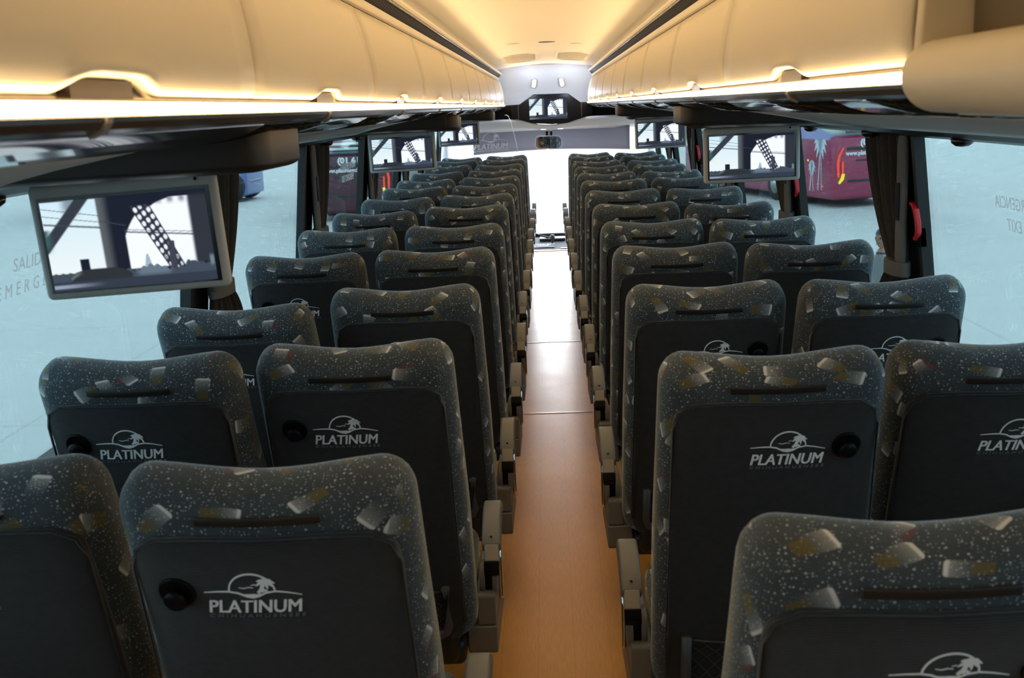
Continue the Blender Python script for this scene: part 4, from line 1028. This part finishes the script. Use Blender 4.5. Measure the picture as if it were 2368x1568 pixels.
# the right-hand coach stands turned so that its left flank shows
coach((9.45, 33.2, GZ), 0.26, M_MAROON, M_PALE, 'maroon coach with white palms and tail lamps outside the right windows')
coach((-6.12, 35.0, GZ), 0.02, M_MAROOND, mat('pale_coach_top', (.45, .52, .55), rough=.4), 'dark maroon coach parked outside the left windows', palm=False)
bt = coach((-12.05, 46.0, GZ), -4.75, M_BLUE, M_BLUE, 'blue violet coach end and wheel far outside the left window', text=False, palm=False, ax=.66, L=8.0, lamps=False)
# person walking in the yard, right side
def person(loc, rz):
    root = empty('person', loc, rz)
    bm = NB(); ly = bm.verts.layers.skin.verify()
    J = {'pel': (0, 0, .96, .135, .11), 'wst': (0, .005, 1.10, .125, .10), 'che': (0, .01, 1.30, .155, .115), 'nek': (0, .01, 1.47, .062, .06), 'hea': (0, -.01, 1.56, .05, .05),
         'shl': (-.17, .01, 1.40, .062, .06), 'ell': (-.235, .03, 1.13, .046, .046), 'wrl': (-.22, -.06, .90, .032, .032), 'shr': (.17, .01, 1.40, .062, .06), 'elr': (.235, .02, 1.13, .046, .046), 'wrr': (.22, -.06, .90, .032, .032),
         'hil': (-.09, 0, .88, .088, .09), 'knl': (-.10, -.03, .50, .062, .062), 'anl': (-.10, .06, .10, .045, .045), 'tol': (-.10, -.09, .045, .042, .035),
         'hir': (.09, 0, .88, .088, .09), 'knr': (.10, -.06, .50, .062, .062), 'anr': (.10, -.06, .10, .045, .045), 'tor': (.10, -.20, .045, .042, .035)}
    V = {}
    for k, (x, y, z, a, b) in J.items():
        v = bm.verts.new((x, y, z)); v[ly].radius = (a, b); v[ly].use_root = (k == 'pel'); V[k] = v
    for a, b in (('pel', 'wst'), ('wst', 'che'), ('che', 'nek'), ('nek', 'hea'), ('che', 'shl'), ('shl', 'ell'), ('ell', 'wrl'), ('che', 'shr'), ('shr', 'elr'), ('elr', 'wrr'), ('pel', 'hil'), ('hil', 'knl'), ('knl', 'anl'), ('anl', 'tol'), ('pel', 'hir'), ('hir', 'knr'), ('knr', 'anr'), ('anr', 'tor')):
        bm.edges.new((V[a], V[b]))
    m_ = bpy.data.materials.new('dressed_body'); m_.use_nodes = True; t = NT(m_)
    z = t.new('ShaderNodeSeparateXYZ'); t.L.new(t.new('ShaderNodeTexCoord').outputs['Object'], z.inputs[0])
    c = t.mix(t.step(z.outputs[2], .94, .945), (.03, .035, .05), (.26, .27, .28)); c = t.mix(t.step(z.outputs[2], 1.475, 1.48), c, (.36, .18, .12)); t.L.new(c, t.N['Principled BSDF'].inputs['Base Color'])
    b = obj('body', bm, m_, root, smooth=True); b.modifiers.new('skin', 'SKIN').use_smooth_shade = True; b.modifiers.new('sub', 'SUBSURF').levels = 2; b.modifiers['sub'].render_levels = 2
    skin = mat('skin', (.36, .18, .12), rough=.5)
    # head: rounded skull narrowing to the chin, nose, ears
    bm = NB(); bmesh.ops.create_uvsphere(bm, u_segments=20, v_segments=14, radius=1)
    for v in bm.verts:
        x, y, zz = v.co; k = 1-.28*max(0, -zz); y2 = y*(.100 if y > 0 else .092)*k; v.co = (x*.076*k, y2-.01*max(0, -zz), zz*.115+1.645)
        if y < -.6 and abs(x) < .25 and -.35 < zz < .15: v.co.y -= .022*(1-abs(zz+.15)/.35)
    for s in (-1, 1): rbox(bm, s*.078, .01, 1.64, .008, .018, .030, .007, n=2, m=(1, 1, 1))
    rbox(bm, 0, -.085, 1.585, .022, .008, .006, .005, n=2, m=(1, 1, 1))
    h = obj('head', bm, skin, b, smooth=True)
    bm = NB()
    for s in (-1, 1): bmesh.ops.create_uvsphere(bm, u_segments=8, v_segments=6, radius=.010, matrix=Matrix.Translation((s*.03, -.082, 1.655)))
    obj('eyes', bm, M_BLACK, h, smooth=True)
    bm = NB(); bmesh.ops.create_uvsphere(bm, u_segments=20, v_segments=14, radius=1)
    for v in list(bm.verts):
        x, y, zz = v.co; v.co = (x*.085, y*.106+.014, max(zz, -.25 if y > 0 else .35)*.118+1.662)
    obj('hair', bm, mat('black_hair', (.012, .011, .012), rough=.6), b, smooth=True)
    bm = NB(); lathe(bm, [(.066, 0), (.078, .02), (.072, .035), (.06, .03)], (0, .012, 1.455), 'z', 20); obj('collar', bm, mat('dark_collar', (.03, .035, .045), rough=.8), b, smooth=True)
    for s in (-1, 1):
        bm = NB(); rbox(bm, s*.22, -.068, .845, .016, .036, .045, .014, n=2, m=(1, 1, 1))
        for k in range(4): tube(bm, [(s*.22, -.095+.018*k, .81), (s*.218, -.098+.018*k, .775), (s*.210, -.094+.018*k, .755+.006*abs(k-1.5))], [.0085, .008, .006], 8)
        tube(bm, [(s*.215, -.10, .86), (s*.205, -.118, .83), (s*.200, -.122, .805)], [.010, .009, .007], 8)
        obj('hand', bm, skin, b, smooth=True)
    bm = NB(); bmesh.ops.create_uvsphere(bm, u_segments=4, v_segments=3, radius=.001); bm.free()
    tag(root, 'person in a light grey jacket with dark hair standing in the yard outside', 'person'); return root
pr_ = person((3.80, 12.9, GZ), -0.9); pr_.scale = (1, 1, 1)
